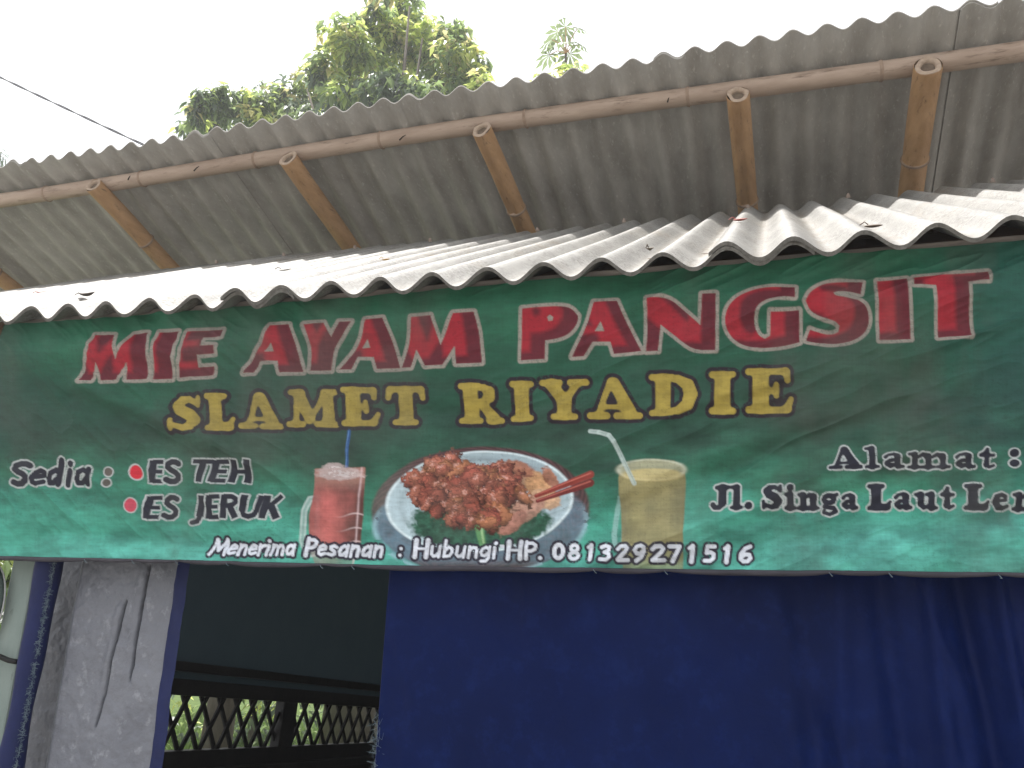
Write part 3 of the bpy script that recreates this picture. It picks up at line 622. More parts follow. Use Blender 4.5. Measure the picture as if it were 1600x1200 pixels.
def word(text, font, p0, p1, h0, h1, fill, line, lw, shear=0, flat=False, weight=1.0, soft=0.0):
    tot = sum(font[c][0] for c in text); S = []; adv = 0
    for c in text:
        w_, st = font[c]
        for pts, rad in st:
            rad = list(rad) if hasattr(rad, '__len__') else [rad] * len(pts)
            Q = []
            for (u, v_), rr in zip(pts, rad):
                t = (adv + u) / tot; h = h0 + (h1 - h0) * t
                Q.append((p0[0] + (p1[0] - p0[0]) * t + shear * v_ * h, p0[1] + (p1[1] - p0[1]) * t - v_ * h, rr * h * weight))
            S.append(Q)
        adv += w_
    allq = np.array([q for Q in S for q in Q]); mrg = lw + allq[:, 2].max() + 4
    i = window(allq[:, 0].min() - mrg, allq[:, 1].min() - mrg, allq[:, 0].max() + mrg, allq[:, 1].max() + mrg); x, y = PXf[i], PYf[i]
    d = np.full(x.shape, 1e9)
    for Q in S:
        for a, b in zip(Q[:-1], Q[1:]):
            e = sd_bar(x, y, a, b, a[2]) if (flat and len(Q) == 2 and abs(a[0] - b[0]) + abs(a[1] - b[1]) > 4) else sd_cap(x, y, a, b, a[2], b[2])
            if soft > 0 and len(Q) == 2:
                k_ = soft * h0; m_ = np.clip(k_ - np.abs(d - e), 0, None) / k_; d = np.minimum(d, e) - m_ * m_ * k_ * .25
            else: d = np.minimum(d, e)
    wear = 1 - .5 * (fbm(x / 2.6, y / 2.6, 120, 3) > .68)
    over(i, aa(d - lw, 1.4) * wear, line)
    f = np.asarray(fill)[None] * (1 + .5 * (fbm(x / 14, y / 10, 130, 4) - .5))[:, None]
    a = (aa(d, 1.3))[:, None]
    INK[i] = INK[i] * (1 - a) + f * a
YEL, DRK = C8(150, 132, 58), C8(34, 24, 32)
for c, x0, x1, yt, yb in (('S', 264, 315, 616, 672), ('L', 317.5, 369, 614, 670), ('A', 372.5, 440, 610, 667.5), ('M', 446, 526, 606, 664), ('E', 528, 590, 602, 661), ('T', 597.5, 661, 599, 659),
                          ('R', 711, 784, 595, 656), ('I', 792.5, 832.5, 592, 653), ('Y', 840, 919.5, 590, 651), ('A', 915, 1003, 585, 650), ('D', 1011, 1097.5, 582, 646), ('I', 1106, 1151, 578, 644), ('E', 1162, 1242, 574, 642)):
    word(c, COOP, (x0, yb), (x1, yb), yb - yt, yb - yt, YEL, DRK, 6.2, 0, False, 1.0, .09)
BLK, LIN = C8(30, 31, 42), C8(172, 176, 174)
word('Sed', SANS, (13, 758), (92, 755), 36, 37, BLK, LIN, 2.7, .22, False, 1.34)
word('ia', SANS, (96, 756), (140, 755), 37, 36, BLK, LIN, 2.7, .22, False, 1.34)
for cx, cy, rx, ry, c in ((168.5, 736, 6.8, 6.4, (92, 84, 78)), (164.5, 752.5, 6.8, 5.4, (84, 80, 74)), (209.8, 735.5, 8.8, 11.2, (190, 40, 52)), (201, 787, 11, 10.2, (190, 70, 88))):
    i = window(cx - 18, cy - 18, cx + 18, cy + 18); d = ell(PXf[i], PYf[i], cx, cy, rx, ry, -.3)[0]
    over(i, aa(d - 1.9, 1.2), LIN); over(i, aa(d, 1.2), C8(*c))
word('E', SANS, (230, 751.5), (252, 751.5), 35, 35, BLK, LIN, 2.5, .03, True, 1.2)
word('S', SANS, (251, 752), (277, 752), 36, 36, BLK, LIN, 2.5, .03, True, 1.3)
word('TEH', SANS, (292, 750), (384, 750), 35, 35, BLK, LIN, 2.3, .14, True, 1.25)
word('ES', SANS, (222, 808), (271, 807), 35, 36, BLK, LIN, 2.6, .12, True, 1.2)
word('JERUK', SANS, (293, 807), (433, 806), 36, 37, BLK, LIN, 2.6, .10, True, 1.2)
word('A', COOP, (1294, 731), (1348, 730.5), 37, 37, BLK, LIN, 2.3, 0, False, 1.12, .12); word('lamat', COOP, (1349, 730.5), (1559, 730), 35, 35, BLK, LIN, 2.3, 0, False, 1.12, .12)
for cy in (705.5, 721.5):
    i = window(1570, cy - 18, 1605, cy + 18); d = ell(PXf[i], PYf[i], 1586.5, cy, 8, 6.3)[0]; over(i, aa(d - 2, 1.2), LIN); over(i, aa(d, 1.2), BLK)
word('Jl.', COOP, (1109, 793), (1178, 793), 38, 38, BLK, LIN, 2.5, 0, False, 1.12, .12)
word('Singa', COOP, (1190, 793), (1342, 794), 38, 37, BLK, LIN, 2.5, 0, False, 1.12, .12)
word('Laut', COOP, (1354, 794), (1494, 794), 39, 39, BLK, LIN, 2.5, 0, False, 1.12, .12)
word('Len', COOP, (1505, 794), (1626, 795), 39, 40, BLK, LIN, 2.5, 0, False, 1.12, .12)
WHT, OUT = C8(206, 210, 218), C8(40, 36, 50)
word('Menerima', SANS, (321, 862), (458, 863), 25, 25, WHT, OUT, 4.0, .24, False, 1.15)
word('Pesanan', SANS, (470, 863), (592, 864), 26.5, 26, WHT, OUT, 4.0, .2, False, 1.15)
word(':', SANS, (614, 864), (625, 864), 22, 22, WHT, OUT, 4.0, .2)
word('Hubungi', SANS, (638, 864), (774, 866), 26, 26, WHT, OUT, 4.0, .14, False, 1.08)
over(window(779, 846, 786, 851), np.ones(len(window(779, 846, 786, 851))) * .9, WHT)
word('HP.', SANS, (787, 867), (846, 868), 26, 26, WHT, OUT, 4.0, .1, False, 1.05)
for c, a, b, t, u in (('0', 410, 490, 80, 170), ('8', 498, 572, 82, 172), ('1', 602, 652, 86, 174), ('3', 674, 748, 90, 180), ('2', 765, 850, 92, 184), ('9', 860, 940, 92, 185), ('2', 950, 1050, 94, 186), ('7', 1050, 1122, 94, 186), ('1', 1155, 1207, 94, 188), ('5', 1240, 1312, 94, 188), ('1', 1345, 1397, 94, 190), ('6', 1430, 1520, 94, 192)):
    word(c, SANS, (740 + a * .2875, 820 + u * .2875), (740 + b * .2875, 820 + u * .2875), (u - t) * .2875, (u - t) * .2875, WHT, OUT, 4.2, .08, False, 1.1)
# grime worn into the cloth
gr = np.clip((fbm(PXf / 2.7 + PYf / 5, PYf / 2.3 - PXf / 6, 150, 3) - .66) * 6, 0, .5) * fbm(PXf / 60, PYf / 60, 149, 2); INK *= (1 - gr * .6)[:, None]
gr = np.clip((fbm(PXf / 90, PYf / 200, 151, 4) - .5) * 1.2, 0, .3); INK = INK * (1 - gr[:, None]) + C8(92, 92, 84) * gr[:, None] * .8
INK *= (1 + .16 * (fbm(PXf / 1.6, PYf / 40, 155, 2) - .5) + .20 * (fbm(PXf / 30, PYf / 2.0, 156, 2) - .5) + .3 * (n3 - .5))[:, None]
INK = np.clip(INK, .004, .95)

# --- cloth: sagging folds
u = (GX - BX0); w = (BZ1 - GZ)
def ridge(ax, az, bx, bz, wid):
    d = sd_cap(GX, GZ, (ax, az), (bx, bz), 0, 0); return np.exp(-(d / wid) ** 2)
def pz(x, y): p = atY(x, y, YB); return p[0], p[2]
D = .018 * (fbm(GX * 1.7, GZ * 3.5, 201, 3) - .5) + .008 * (fbm(GX * 6 + GZ * 3, GZ * 9, 203, 4) - .5)
D += -.013 * np.exp(-((GZ - (BZ1 - .085 - .018 * np.sin(GX * 3 + .6 * np.sin(GX * 5)))) / .042) ** 2) * (.75 + .5 * fbm(GX * 2.5, GX * 0 + 3.3, 207, 2))
for (a, b, wd, h) in (((110, 620), (430, 770), .030, .007), ((20, 520), (300, 560), .03, -.0025), ((120, 600), (330, 690), .02, -.006), ((960, 790), (1420, 630), .022, .007), ((1000, 850), (1500, 690), .03, -.005), ((560, 640), (800, 640), .02, .004),
                      ((1250, 500), (1640, 690), .03, .006), ((1100, 860), (1640, 800), .02, .005), ((620, 700), (980, 860), .025, -.004), ((60, 830), (420, 850), .018, .005)):
    D += 1.7 * h * ridge(*pz(*a), *pz(*b), wd)
D += .004 * np.sin(GX * 31 + 2 * np.sin(GX * 7)) * np.exp(-w / .09) * .8
for th, wt_ in ((-.62, sstep(-.7, -1.3, GX)), (.38, sstep(-1.0, -.3, GX))):      # slack diagonal wrinkles
    a_, b_ = GX * math.cos(th) + GZ * math.sin(th), -GX * math.sin(th) + GZ * math.cos(th)
    D += -.013 * (1 - np.abs(2 * fbm(a_ * 1.6, b_ * 8, 211, 3) - 1)) ** 3 * wt_ + -.006 * (1 - np.abs(2 * fbm(a_ * 4, b_ * 20, 213, 3) - 1)) ** 3 * wt_
for t in [atY(x, 885, YB)[0] for x in (127, 203, 277, 354, 500, 548, 930, 1040, 1297, 1390, 1560)]:      # puckers above the ties
    D += -.006 * np.exp(-((GX - t) / (.012 + .10 * (GZ - BZ0))) ** 2) * np.exp(-(GZ - BZ0) / .07)
D -= D.mean()
YY = YB + D + .002
YY += .012 * np.clip(w / .64, 0, 1) ** 2
ZB = GZ + (-.004 + .003 * np.sin(GX * 2.2)) * np.clip(w / .64, 0, 1)
mb, nt, b = material('printed_banner_cloth', .62, .25); N = nt.nodes; L = nt.links
at = N.new('ShaderNodeAttribute'); at.attribute_name = 'print'; L.new(at.outputs['Color'], b.inputs['Base Color'])
tc = N.new('ShaderNodeTexCoord'); nb = N.new('ShaderNodeTexNoise'); nb.inputs['Scale'].default_value = 260; nb.inputs['Detail'].default_value = 2; L.new(tc.outputs['Object'], nb.inputs['Vector'])
bp = N.new('ShaderNodeBump'); bp.inputs['Strength'].default_value = .15; bp.inputs['Distance'].default_value = .001; L.new(nb.outputs[0], bp.inputs['Height']); L.new(bp.outputs[0], b.inputs['Normal'])
ban = tag(empty('banner', (-.7, YB, BZ0)), 'green printed cloth banner with red and yellow lettering stretched under the awning', 'banner')
grid_obj('printed_cloth', np.stack([GX, YY, ZB], -1), mb, ban, True, INK)
# rolled hem along the foot of the banner, pinched where it is tied
hx = np.linspace(BX0, BX1, 420); yb_ = np.interp(hx, colx, YY[-1]); zb_ = np.interp(hx, colx, ZB[-1])
ties = [atY(x, 885, YB)[0] for x in (127, 203, 277, 354, 500, 548, 930, 1040, 1297, 1390, 1560)]
pin = np.zeros_like(hx)
for t in ties: pin += np.exp(-np.abs(hx - t) / .03)
hh = .0058 * (1 - .5 * np.clip(pin, 0, 1)) * (.7 + .6 * fbm(hx * 5, hx * 0 + 1.5, 220, 3))
prof = [(-.0, .0), (-.6, -.2), (-.75, -.9), (-.35, -1.7), (.3, -1.85), (.7, -1.2), (.6, -.3), (.25, .1)]
Ph = np.stack([np.stack([hx, yb_ + py * hh * .9 - .001, zb_ + pz_ * hh + .002], -1) for py, pz_ in prof], 0)
grid_obj('hem', Ph, M['hem'], ban)
for t in ties:
    y0 = np.interp(t, hx, yb_); z0 = np.interp(t, hx, zb_)
    V, F = tube([(t - .003, y0 - .005, z0 - .002), (t, y0 - .006, z0 - .006), (t + .003, y0 - .003, z0 - .009), (t + .001, y0 + .004, z0 - .008)], [.0005, .0008, .0008, .0004], 6)
    obj('tie_cord', V, F, M['fray'], ban)

# ------------------------------------------------------------------ stall posts, curtains, side wall
def post(name, x, y, w, d, z1, mat, lean=0):
    V, F = box((x, y, z1 / 2), (w, d, z1)); return bevel(obj(name, V, F, mat), .006)
p = post('post', -1.925 - .010, 1.86, .078, .07, 2.21, M['post']); tag(p, 'pale green painted post at the left end of the stall', 'post')
p = post('wooden_post', -2.065, 1.735, .05, .045, 2.235, M['wood']); tag(p, 'brown wooden post at the left top corner of the banner', 'post')

def curtain(name, x0, x1, y, z0, z1, disp, mat, parent=None, nx=160, nz=110):
    X, Zz = np.meshgrid(np.linspace(x0, x1, nx), np.linspace(z1, z0, nz)); P = np.stack([X, y + disp(X, Zz), Zz], -1)
    return grid_obj(name, P, mat, parent)
def threads(name, pts, parent, n=120, L=.022, seed=3, r=.0004, mat=None):
    rr = np.random.default_rng(seed); parts = []
    for _ in range(n):
        k = rr.random() * (len(pts) - 1); a = pts[int(k)]; b = pts[min(int(k) + 1, len(pts) - 1)]; c = np.array(a) + (np.array(b) - a) * (k % 1)
        d = rr.normal(size=3) * [1, .5, .8]; d[1] = -abs(d[1]); d = d / np.linalg.norm(d) * L * rr.uniform(.4, 1.2); e = rr.normal(size=3) * L * .35
        parts.append(tube([c, c + d * .5 + e, c + d], [r, r, r * .6], 4, False))
    V, F = merge(parts); o = obj(name, V, F, mat or M['fray'], parent); o['kind'] = 'stuff'; return o
# big navy curtain
nv = tag(empty('tarpaulin_curtain', (.2, 1.83, .3)), 'dark navy blue tarpaulin curtain hanging below the right of the banner', 'curtain')
def dn(X, Zz):
    d = .012 * (fbm(X * 2.2 + 5, Zz * 1.1, 301, 4) - .5) + .013 * (fbm(X * 9 + Zz * 2, Zz * 5, 303, 4) - .5) - .010 * (1 - np.abs(2 * fbm(X * 5 + Zz * 1.5, Zz * 2.2, 307, 3) - 1)) ** 4 + .0018 * (fbm(X * 40, Zz * 22, 305, 3) - .5)
    for cx, wd, h, sl in ((-.12, .035, .012, .16), (-.22, .03, -.012, .10), (-.42, .04, .012, -.2), (-.68, .05, .010, .1), (.02, .03, .018, .05), (.09, .02, -.014, -.04), (.17, .028, .022, .07), (.25, .018, -.018, .02), (.31, .022, .026, .10), (.37, .015, -.022, .06), (.44, .02, .02, .02), (-.32, .05, .012, -.28), (-.55, .07, .008, .12)):
        d = d + h * np.exp(-((X - cx + sl * (Zz - 1.6)) / wd) ** 2) * sstep(-1.0, .3, X + .3) * 1.15
    return d
curtain('sheet', -.862, 1.3, 1.82, .35, 2.22, dn, M['navy'], nv, 420, 220)
V, F = tube([(-.862, 1.822, .35), (-.864, 1.822, 1.2), (-.863, 1.822, 2.2)], .004, 8); obj('selvedge', V, F, M['blue'], nv)
threads('loose_thread', [(-.864, 1.815, .8), (-.864, 1.815, 1.36)], nv, 340, .018, 5, .0004)
# grey tarpaulin with blue border, drawn aside on the left
gt = tag(empty('grey_tarpaulin', (-1.62, 1.84, .3)), 'grey tarpaulin flap with blue border and two long creases, drawn aside left', 'curtain')
def dg(X, Zz):
    d = .014 * (fbm(X * 3, Zz * 2, 311, 4) - .5) + .011 * (fbm(X * 11 + Zz * 4, Zz * 16, 313, 4) - .5) + .006 * np.abs(fbm(X * 9 - Zz * 5, Zz * 14, 317, 3) - .5)
    def cr_(a, b, wd, h):
        A = atY(*a, 1.835); B = atY(*b, 1.835); tq = np.clip((A[2] - Zz) / (A[2] - B[2]), 0, 1); s = sd_cap(X + .006 * (fbm(Zz * 14, Zz * 0 + wd * 900, 340, 3) - .5), Zz, (A[0], A[2]), (B[0], B[2]), 0, 0)
        return h * np.exp(-(s / wd) ** 2) * (1 - .6 * tq)
    d = d + cr_((233, 885), (204, 1062), .0026, .038) + cr_((198, 940), (150, 1136), .0024, .032) + cr_((225, 885), (197, 1060), .012, -.006) + cr_((189, 950), (144, 1130), .012, -.006)
    d = d + .16 * sstep(-1.745, -1.87, X + .05 * (Zz - 1.3) * 0)
    return d
curtain('flap', -2.03, -1.452, 1.835, .4, 2.2, dg, M['grey'], gt, 390, 360)
curtain('border', -1.4525, -1.416, 1.833, .4, 2.2, lambda X, Zz: dg(np.full_like(X, -1.4525), Zz) + .0015 * np.sin(Zz * 41 + X * 90) * (X > -1.45) + .004 * (fbm(X * 10, Zz * 9, 350, 3) - .5), M['blue'], gt, 12, 160)
# rolled blue edge
path = []; rad = []
for t in np.linspace(0, 1, 60):
    path.append((-1.825 + .004 * math.sin(t * 9), 1.80 + .004 * math.sin(t * 13), .4 + 1.8 * t)); rad.append(.030 + .0025 * math.sin(t * 21) + .002 * math.sin(t * 47))
V, F = tube(path, rad, 20); obj('rolled_edge', V, F, M['blue'], gt, True)
threads('frayed_edge', [(-1.795, 1.785, .7), (-1.795, 1.785, 1.2), (-1.792, 1.785, 1.75)], gt, 1100, .011, 6, .0004)

# left side wall of the stall: dark tarpaulin above, lattice below
SX = -1.90
def sw(y, z): return (SX, y, z)
wt = tag(empty('side_wall', (SX, 3.2, 0)), 'dark green tarpaulin side wall inside the stall above the lattice', 'wall')
def topz(y): return CZ - .2376 - .094 * (y - 2.414) + .0
ys = np.linspace(2.13, 4.55, 70); zt = np.minimum(2.18 + .552 * (ys - 1.75), 3.15 - .30 * (ys - 3.6)) - .02
G = np.stack([np.stack([np.full_like(ys, SX) + .010 * (fbm(ys * 3, np.full_like(ys, k * .25), 330, 3) - .5) - .002, ys, (topz(ys) + .045) * (1 - k / 40) + zt * k / 40], -1) for k in range(41)], 0)
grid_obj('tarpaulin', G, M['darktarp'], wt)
for z_off, h, nm in ((.055, .05, 'top_rail'), (-.02, .045, 'lower_rail')):
    pass
lt = tag(empty('lattice', (SX, 3.1, 1.0)), 'black criss-cross wooden lattice in the side wall, garden showing through', 'lattice')
def rail(name, f, y0, y1, h, d, dx=0, par=lt):
    a = np.array([SX + dx, y0, f(y0)]); b_ = np.array([SX + dx, y1, f(y1)]); dv = (b_ - a) / np.linalg.norm(b_ - a)
    V, F = box((a + b_) / 2, (d, np.linalg.norm(b_ - a), h), np.array([[1, 0, 0], dv, np.cross([1, 0, 0], dv)])); return bevel(obj(name, V, F, M['blackwood'], par), .003)
botz = lambda y: CZ - .4126 - .084 * (y - 2.438)
rail('top_rail', lambda y: topz(y) + .022, 2.14, 4.5, .05, .05)
rail('upper_rail', lambda y: topz(y) + .085, 2.14, 4.5, .03, .06)
rail('bottom_rail', lambda y: botz(y) - .025, 2.14, 4.5, .055, .05)
rail('ledge', lambda y: botz(y) - .066, 2.14, 4.5, .025, .09, .02)
rail('board', lambda y: botz(y) - .295, 2.14, 4.5, .44, .02, 0, lt)
rail('mullion', lambda y: (topz(y) + botz(y)) / 2, 3.10, 3.20, .24, .04)
for side, y0, y1 in ((1, 2.14, 3.10), (1, 3.20, 4.5)):
    for sgn in (1, -1):
        y = y0 - .2
        while y < y1 + .2:
            zb, zt_ = botz(y), topz(y); ln = .11
            a = np.array([SX + .004 * sgn, y, zb]); b_ = np.array([SX + .004 * sgn, y + sgn * ln, topz(y + sgn * ln)])
            # clip to the panel
            for _ in range(1):
                def cl(p, q):
                    if p[1] < y0: p = p + (q - p) * ((y0 - p[1]) / (q[1] - p[1]))
                    if p[1] > y1: p = p + (q - p) * ((y1 - p[1]) / (q[1] - p[1]))
                    return p
                if max(a[1], b_[1]) <= y0 or min(a[1], b_[1]) >= y1: break
                a2, b2 = cl(a, b_), cl(b_, a); dv = b2 - a2; Ln = np.linalg.norm(dv)
                if Ln < .02: break
                dv = dv / Ln; V, F = box((a2 + b2) / 2, (.007, Ln, .016), np.array([[1, 0, 0], dv, np.cross([1, 0, 0], dv)])); obj('slat', V, F, M['blackwood'], lt)
            y += .098
bw = tag(empty('lower_wall', (SX, 3.2, 0)), 'dark boarded foot of the side wall under the lattice', 'wall')
for k, (za, zb2) in enumerate(((0, .28), (.285, .56), (.565, .84))):
    V, F = box((SX, 3.2, (za + zb2) / 2), (.02, 2.6, zb2 - za)); bevel(obj('board', V, F, M['blackwood'], bw), .002)
for nm, lab, V, F in (('unseen_back_wall', 'unseen dark back wall added to keep the stall interior dark', *box((-.3, 4.6, 1.45), (3.3, .02, 2.9))), ('unseen_right_wall', 'unseen dark right wall added to keep the stall interior dark', *box((1.32, 3.2, 1.35), (.02, 2.7, 2.7)))):
    tag(obj(nm, V, F, M['darktarp']), lab, 'wall')  # both walls are unseen, added so the stall interior stays dark

# ------------------------------------------------------------------ things at the far left edge
ln = tag(empty('plastic_tray', (-2.16, 1.80, 1.4)), 'dark green curved plastic panel hanging at the left edge beside the post', 'panel')
cpt = atY(-8, 945, 1.80); V = []; F = []
for i in range(17):
    for j in range(9):
        a = -1.35 + 2.7 * i / 16; rr = .02 + .062 * j / 8
        V.append((cpt[0] - .035 + rr * .75 * math.cos(a), cpt[1] - .012 * (1 - (j / 8) ** 2), cpt[2] + .105 * math.sin(a) * (j / 8)))
for i in range(16):
    for j in range(8): F.append((i * 9 + j, (i + 1) * 9 + j, (i + 1) * 9 + j + 1, i * 9 + j + 1))
o = obj('panel', V, F, M['lid'], ln, True); sm = o.modifiers.new('s', 'SOLIDIFY'); sm.thickness = .004
V, F = tube([(cpt[0] - .035 + .082 * .75 * math.cos(a), cpt[1] + .001, cpt[2] + .105 * math.sin(a)) for a in np.linspace(-1.35, 1.35, 24)], .003, 8); obj('rim', V, F, M['glint'], ln)
P0 = [atY(x, y, 1.80) for x, y in ((-30, 1015), (0, 1026), (14, 1032), (26, 1034))]; P1 = [atY(x, y, 1.81) for x, y in ((26, 1034), (33, 1042), (36, 1056), (34, 1075))]
wr = tag(empty('wire', tuple(P0[1])), 'short black wire tied round the pale green post', 'wire')
V, F = tube(P0, .0065, 10); obj('sleeve', V, F, M['black'], wr, True); V, F = tube(P1, .0022, 8); obj('core', V, F, M['black'], wr, True)

# ------------------------------------------------------------------ dry leaves lying on the awning
def roofpt(x, y):        # the point of the awning that the pixel looks at
    r = ray(x, y); t = (.772 - .018 - SL * LYF) / (r[2] - SL * r[1]); p = r * t; p[2] += CZ; return p
def dry_leaf(x, y, L, wd, ang, col, label, curl=.25):
    c = roofpt(x, y); kk = (c[0] - LX0) / PL; c[2] = float(lowz(c[0], c[1])) - AL * (1 - math.cos(2 * math.pi * kk)) + .016
    ux = np.array([math.cos(ang), math.sin(ang), SL * math.sin(ang)]); uy = np.array([-math.sin(ang), math.cos(ang), SL * math.cos(ang)]); uz = np.array([0, -.48, .87])
    V = []; F = []
    for i in range(9):
        t = i / 8; w_ = wd * math.sin(math.pi * min(1, t * .97 + .02)) ** .8
        for s in (-1, 0, 1): V.append(c + ux * (t - .5) * L + uy * s * w_ + uz * (curl * L * ((t - .5) ** 2) * 1.6 + abs(s) * w_ * .6))
    for i in range(8):
        for j in range(2): F.append((i * 3 + j, (i + 1) * 3 + j, (i + 1) * 3 + j + 1, i * 3 + j + 1))
    lf = tag(empty('dry_leaf', tuple(c)), label, 'leaf', 'dry leaves on the awning')
    mt = flat_mat('dry_leaf_' + str(x), col)
    o = obj('blade', V, F, mt, lf, True); sm = o.modifiers.new('s', 'SOLIDIFY'); sm.thickness = .0012
    V, F = tube([c - ux * L * .78 + uz * .006, c - ux * L * .5 + uz * .012, c - ux * L * .3 + uz * .006], .0012, 6); obj('stalk', V, F, mt, lf)
dry_leaf(602, 417, .026, .006, .1, (.42, .24, .06), 'small yellow brown dry leaf on the middle of the awning')
dry_leaf(134, 476, .050, .014, .15, (.10, .085, .075), 'grey brown curled dry leaf with stalk near the left front of the awning', .5)
dry_leaf(66, 463, .060, .012, .0, (.45, .16, .15), 'pinkish red leaf lying far left on the awning')
dry_leaf(1157, 361, .040, .009, .1, (.40, .13, .11), 'reddish fallen leaf on the crest right of the sheet overlap')
dry_leaf(1366, 368, .034, .008, -.2, (.12, .085, .06), 'dark curled dry leaf in a trough at the right of the awning', .25)
dry_leaf(443, 438, .038, .004, .15, (.09, .08, .07), 'thin dark dry leaf left of the middle of the awning', .2)
dry_leaf(1016, 411, .020, .007, 1.2, (.12, .10, .075), 'tiny brown leaf scrap by the front edge of the awning', .6)

# ------------------------------------------------------------------ overhead cable
ca = atY(-260, -12, 7.0); cb = atY(300, 262, 7.0); cd = atY(0, 115, 7.0); ce = atY(216, 220, 7.0)
cab = tag(empty('overhead_cable', tuple(cd)), 'twisted grey cable crossing the white sky at upper left', 'cable')
dv = ce - cd; A0 = cd - dv * 2.2; A1 = ce + dv * .42; Ln = np.linalg.norm(A1 - A0)
for ph in (0, math.pi):
    path = []
    for t in np.linspace(0, 1, 220):
        c = A0 + (A1 - A0) * t + np.array([0, 0, -.05 * math.sin(t * math.pi)]); th = t * Ln / .95 * 2 * math.pi + ph
        path.append(c + .009 * np.array([0, math.cos(th), math.sin(th)]))
    V, F = tube(path, .0075, 8); obj('strand', V, F, M['cable'], cab, True)

# ------------------------------------------------------------------ trees
def leaf_set(n, seed): return np.random.default_rng(seed)
def build_leaves(name, centers, parent, seed, L=.15, wid=.045, cols=None, droop=.6, per=8, kind='stuff', spread=.09):
    """rosettes of folded, drooping leaves at the twig tips in `centers` (N,3)"""
    r = np.random.default_rng(seed); V = []; F = []; C = []; n0 = 0
    for c in centers:
        tone = cols[r.integers(len(cols))]; tone = np.array(tone) * r.uniform(.75, 1.25)
        for k in range(per):
            th = r.uniform(0, 2 * math.pi); dr = droop + r.normal() * .35
            d = np.array([math.cos(th) * math.cos(dr), math.sin(th) * math.cos(dr), -math.sin(dr)]); s = np.cross(d, [0, 0, 1.]); s /= np.linalg.norm(s) + 1e-6; up = np.cross(s, d)
            l = L * r.uniform(.65, 1.2); w_ = wid * l / L * r.uniform(.8, 1.15); b0 = c + r.normal(size=3) * spread * .4 + d * .015
            m1 = b0 + d * l * .45 - up * .01 * l; tip = b0 + d * l - np.array([0, 0, l * .18])
            V += [b0, m1 + s * w_ / 2 + up * w_ * .22, m1, m1 - s * w_ / 2 + up * w_ * .22, tip]
            F += [(n0, n0 + 2, n0 + 1), (n0, n0 + 3, n0 + 2), (n0 + 1, n0 + 2, n0 + 4), (n0 + 2, n0 + 3, n0 + 4)]; n0 += 5
            cc = tone * r.uniform(.8, 1.2); C += [cc] * 5
    me = bpy.data.meshes.new(name); me.from_pydata([tuple(v) for v in V], [], F); me.materials.append(M['leaf'])
    ca_ = me.color_attributes.new('print', 'FLOAT_COLOR', 'POINT'); rgba = np.ones((len(V), 4), np.float32); rgba[:, :3] = np.clip(np.array(C), 0, 1); ca_.data.foreach_set('color', rgba.reshape(-1))
    return link(bpy.data.objects.new(name, me), parent)
DKG, MDG, YLG = [(.09, .12, .085), (.10, .14, .09), (.11, .15, .08)], [(.15, .22, .09), (.18, .25, .10), (.19, .26, .11)], [(.36, .44, .13), (.42, .48, .15), (.32, .42, .13), (.44, .42, .20)]
def clumps(defs, Y, seed, dens=1.0, jitterY=1.0):
    """defs: (px, py, rpx, n) -> points on and in blobs at depth about Y"""
    r = np.random.default_rng(seed); out = []
    for px, py, rp, n in defs:
        yc = Y + r.uniform(-jitterY, jitterY); c = atY(px, py, yc); R = rp * yc * 1.05 / FPX
        for _ in range(int(n * dens)):
            d = r.normal(size=3); d /= np.linalg.norm(d); out.append(c + d * R * r.uniform(.25, 1.0) ** .6 * np.array([1, 1, .85]))
    return np.array(out)
mg = tag(empty('leafy_tree', (-5.0, 9.5, 0)), 'tall leafy green tree rising behind the upper roof, left of centre', 'tree')
tb = np.array([-5.0, 9.5, 0.0]); V, F = tube([tb, tb + [.1, 0, 2], tb + [-.05, 0, 4.2], tb + [0.1, 0, 6.4], tb + [.2, 0, 8.2]], [.24, .2, .17, .12, .05], 12)
parts = [(V, F)]
MB = [(308, 180, 26, 26), (318, 160, 26, 26), (345, 150, 30, 34), (420, 150, 36, 40), (330, 185, 42, 60), (360, 160, 34, 40), (395, 165, 42, 60), (440, 170, 50, 70), (480, 140, 50, 70), (505, 105, 34, 40), (540, 60, 48, 80), (590, 35, 46, 80), (560, 110, 60, 110), (620, 70, 60, 110), (640, 10, 34, 40), (600, -25, 40, 40), (660, 60, 55, 90),
      (690, 110, 60, 110), (720, 90, 50, 70), (730, 135, 46, 60), (620, 140, 60, 90), (550, 165, 60, 80), (480, 195, 50, 50), (400, 205, 50, 50), (660, 165, 50, 60), (300, 205, 26, 20), (710, 60, 36, 40), (757, 128, 22, 20)]
for px, py, rp, n in MB[::2]:
    e = atY(px, py, 9.3); m_ = tb + np.array([.1, 0, 4.6]); parts.append(tube([m_, (m_ + e) / 2 + [0, 0, .25], e], [.07, .045, .012], 7))
V, F = merge(parts); obj('trunk', V, F, M['bark'], mg, True)
pts = clumps(MB, 9.3, 11, 1.0, .7); r = np.random.default_rng(2); sel = fbm(pts[:, 0] * 1.3 + 40, pts[:, 2] * 1.3, 400, 2) + r.uniform(-.12, .12, len(pts))
pts = pts[r.random(len(pts)) < .8]; sel = fbm(pts[:, 0] * 1.3 + 40, pts[:, 2] * 1.3, 400, 2) + r.uniform(-.16, .16, len(pts))
cr1 = build_leaves('crown', pts[sel < .50], mg, 21, .16, .068, DKG + MDG, .8, 8); cr1['kind'] = 'stuff'
cr2 = build_leaves('young_leaves', pts[sel >= .50], mg, 22, .16, .072, YLG + MDG, .5, 8); cr2['kind'] = 'stuff'
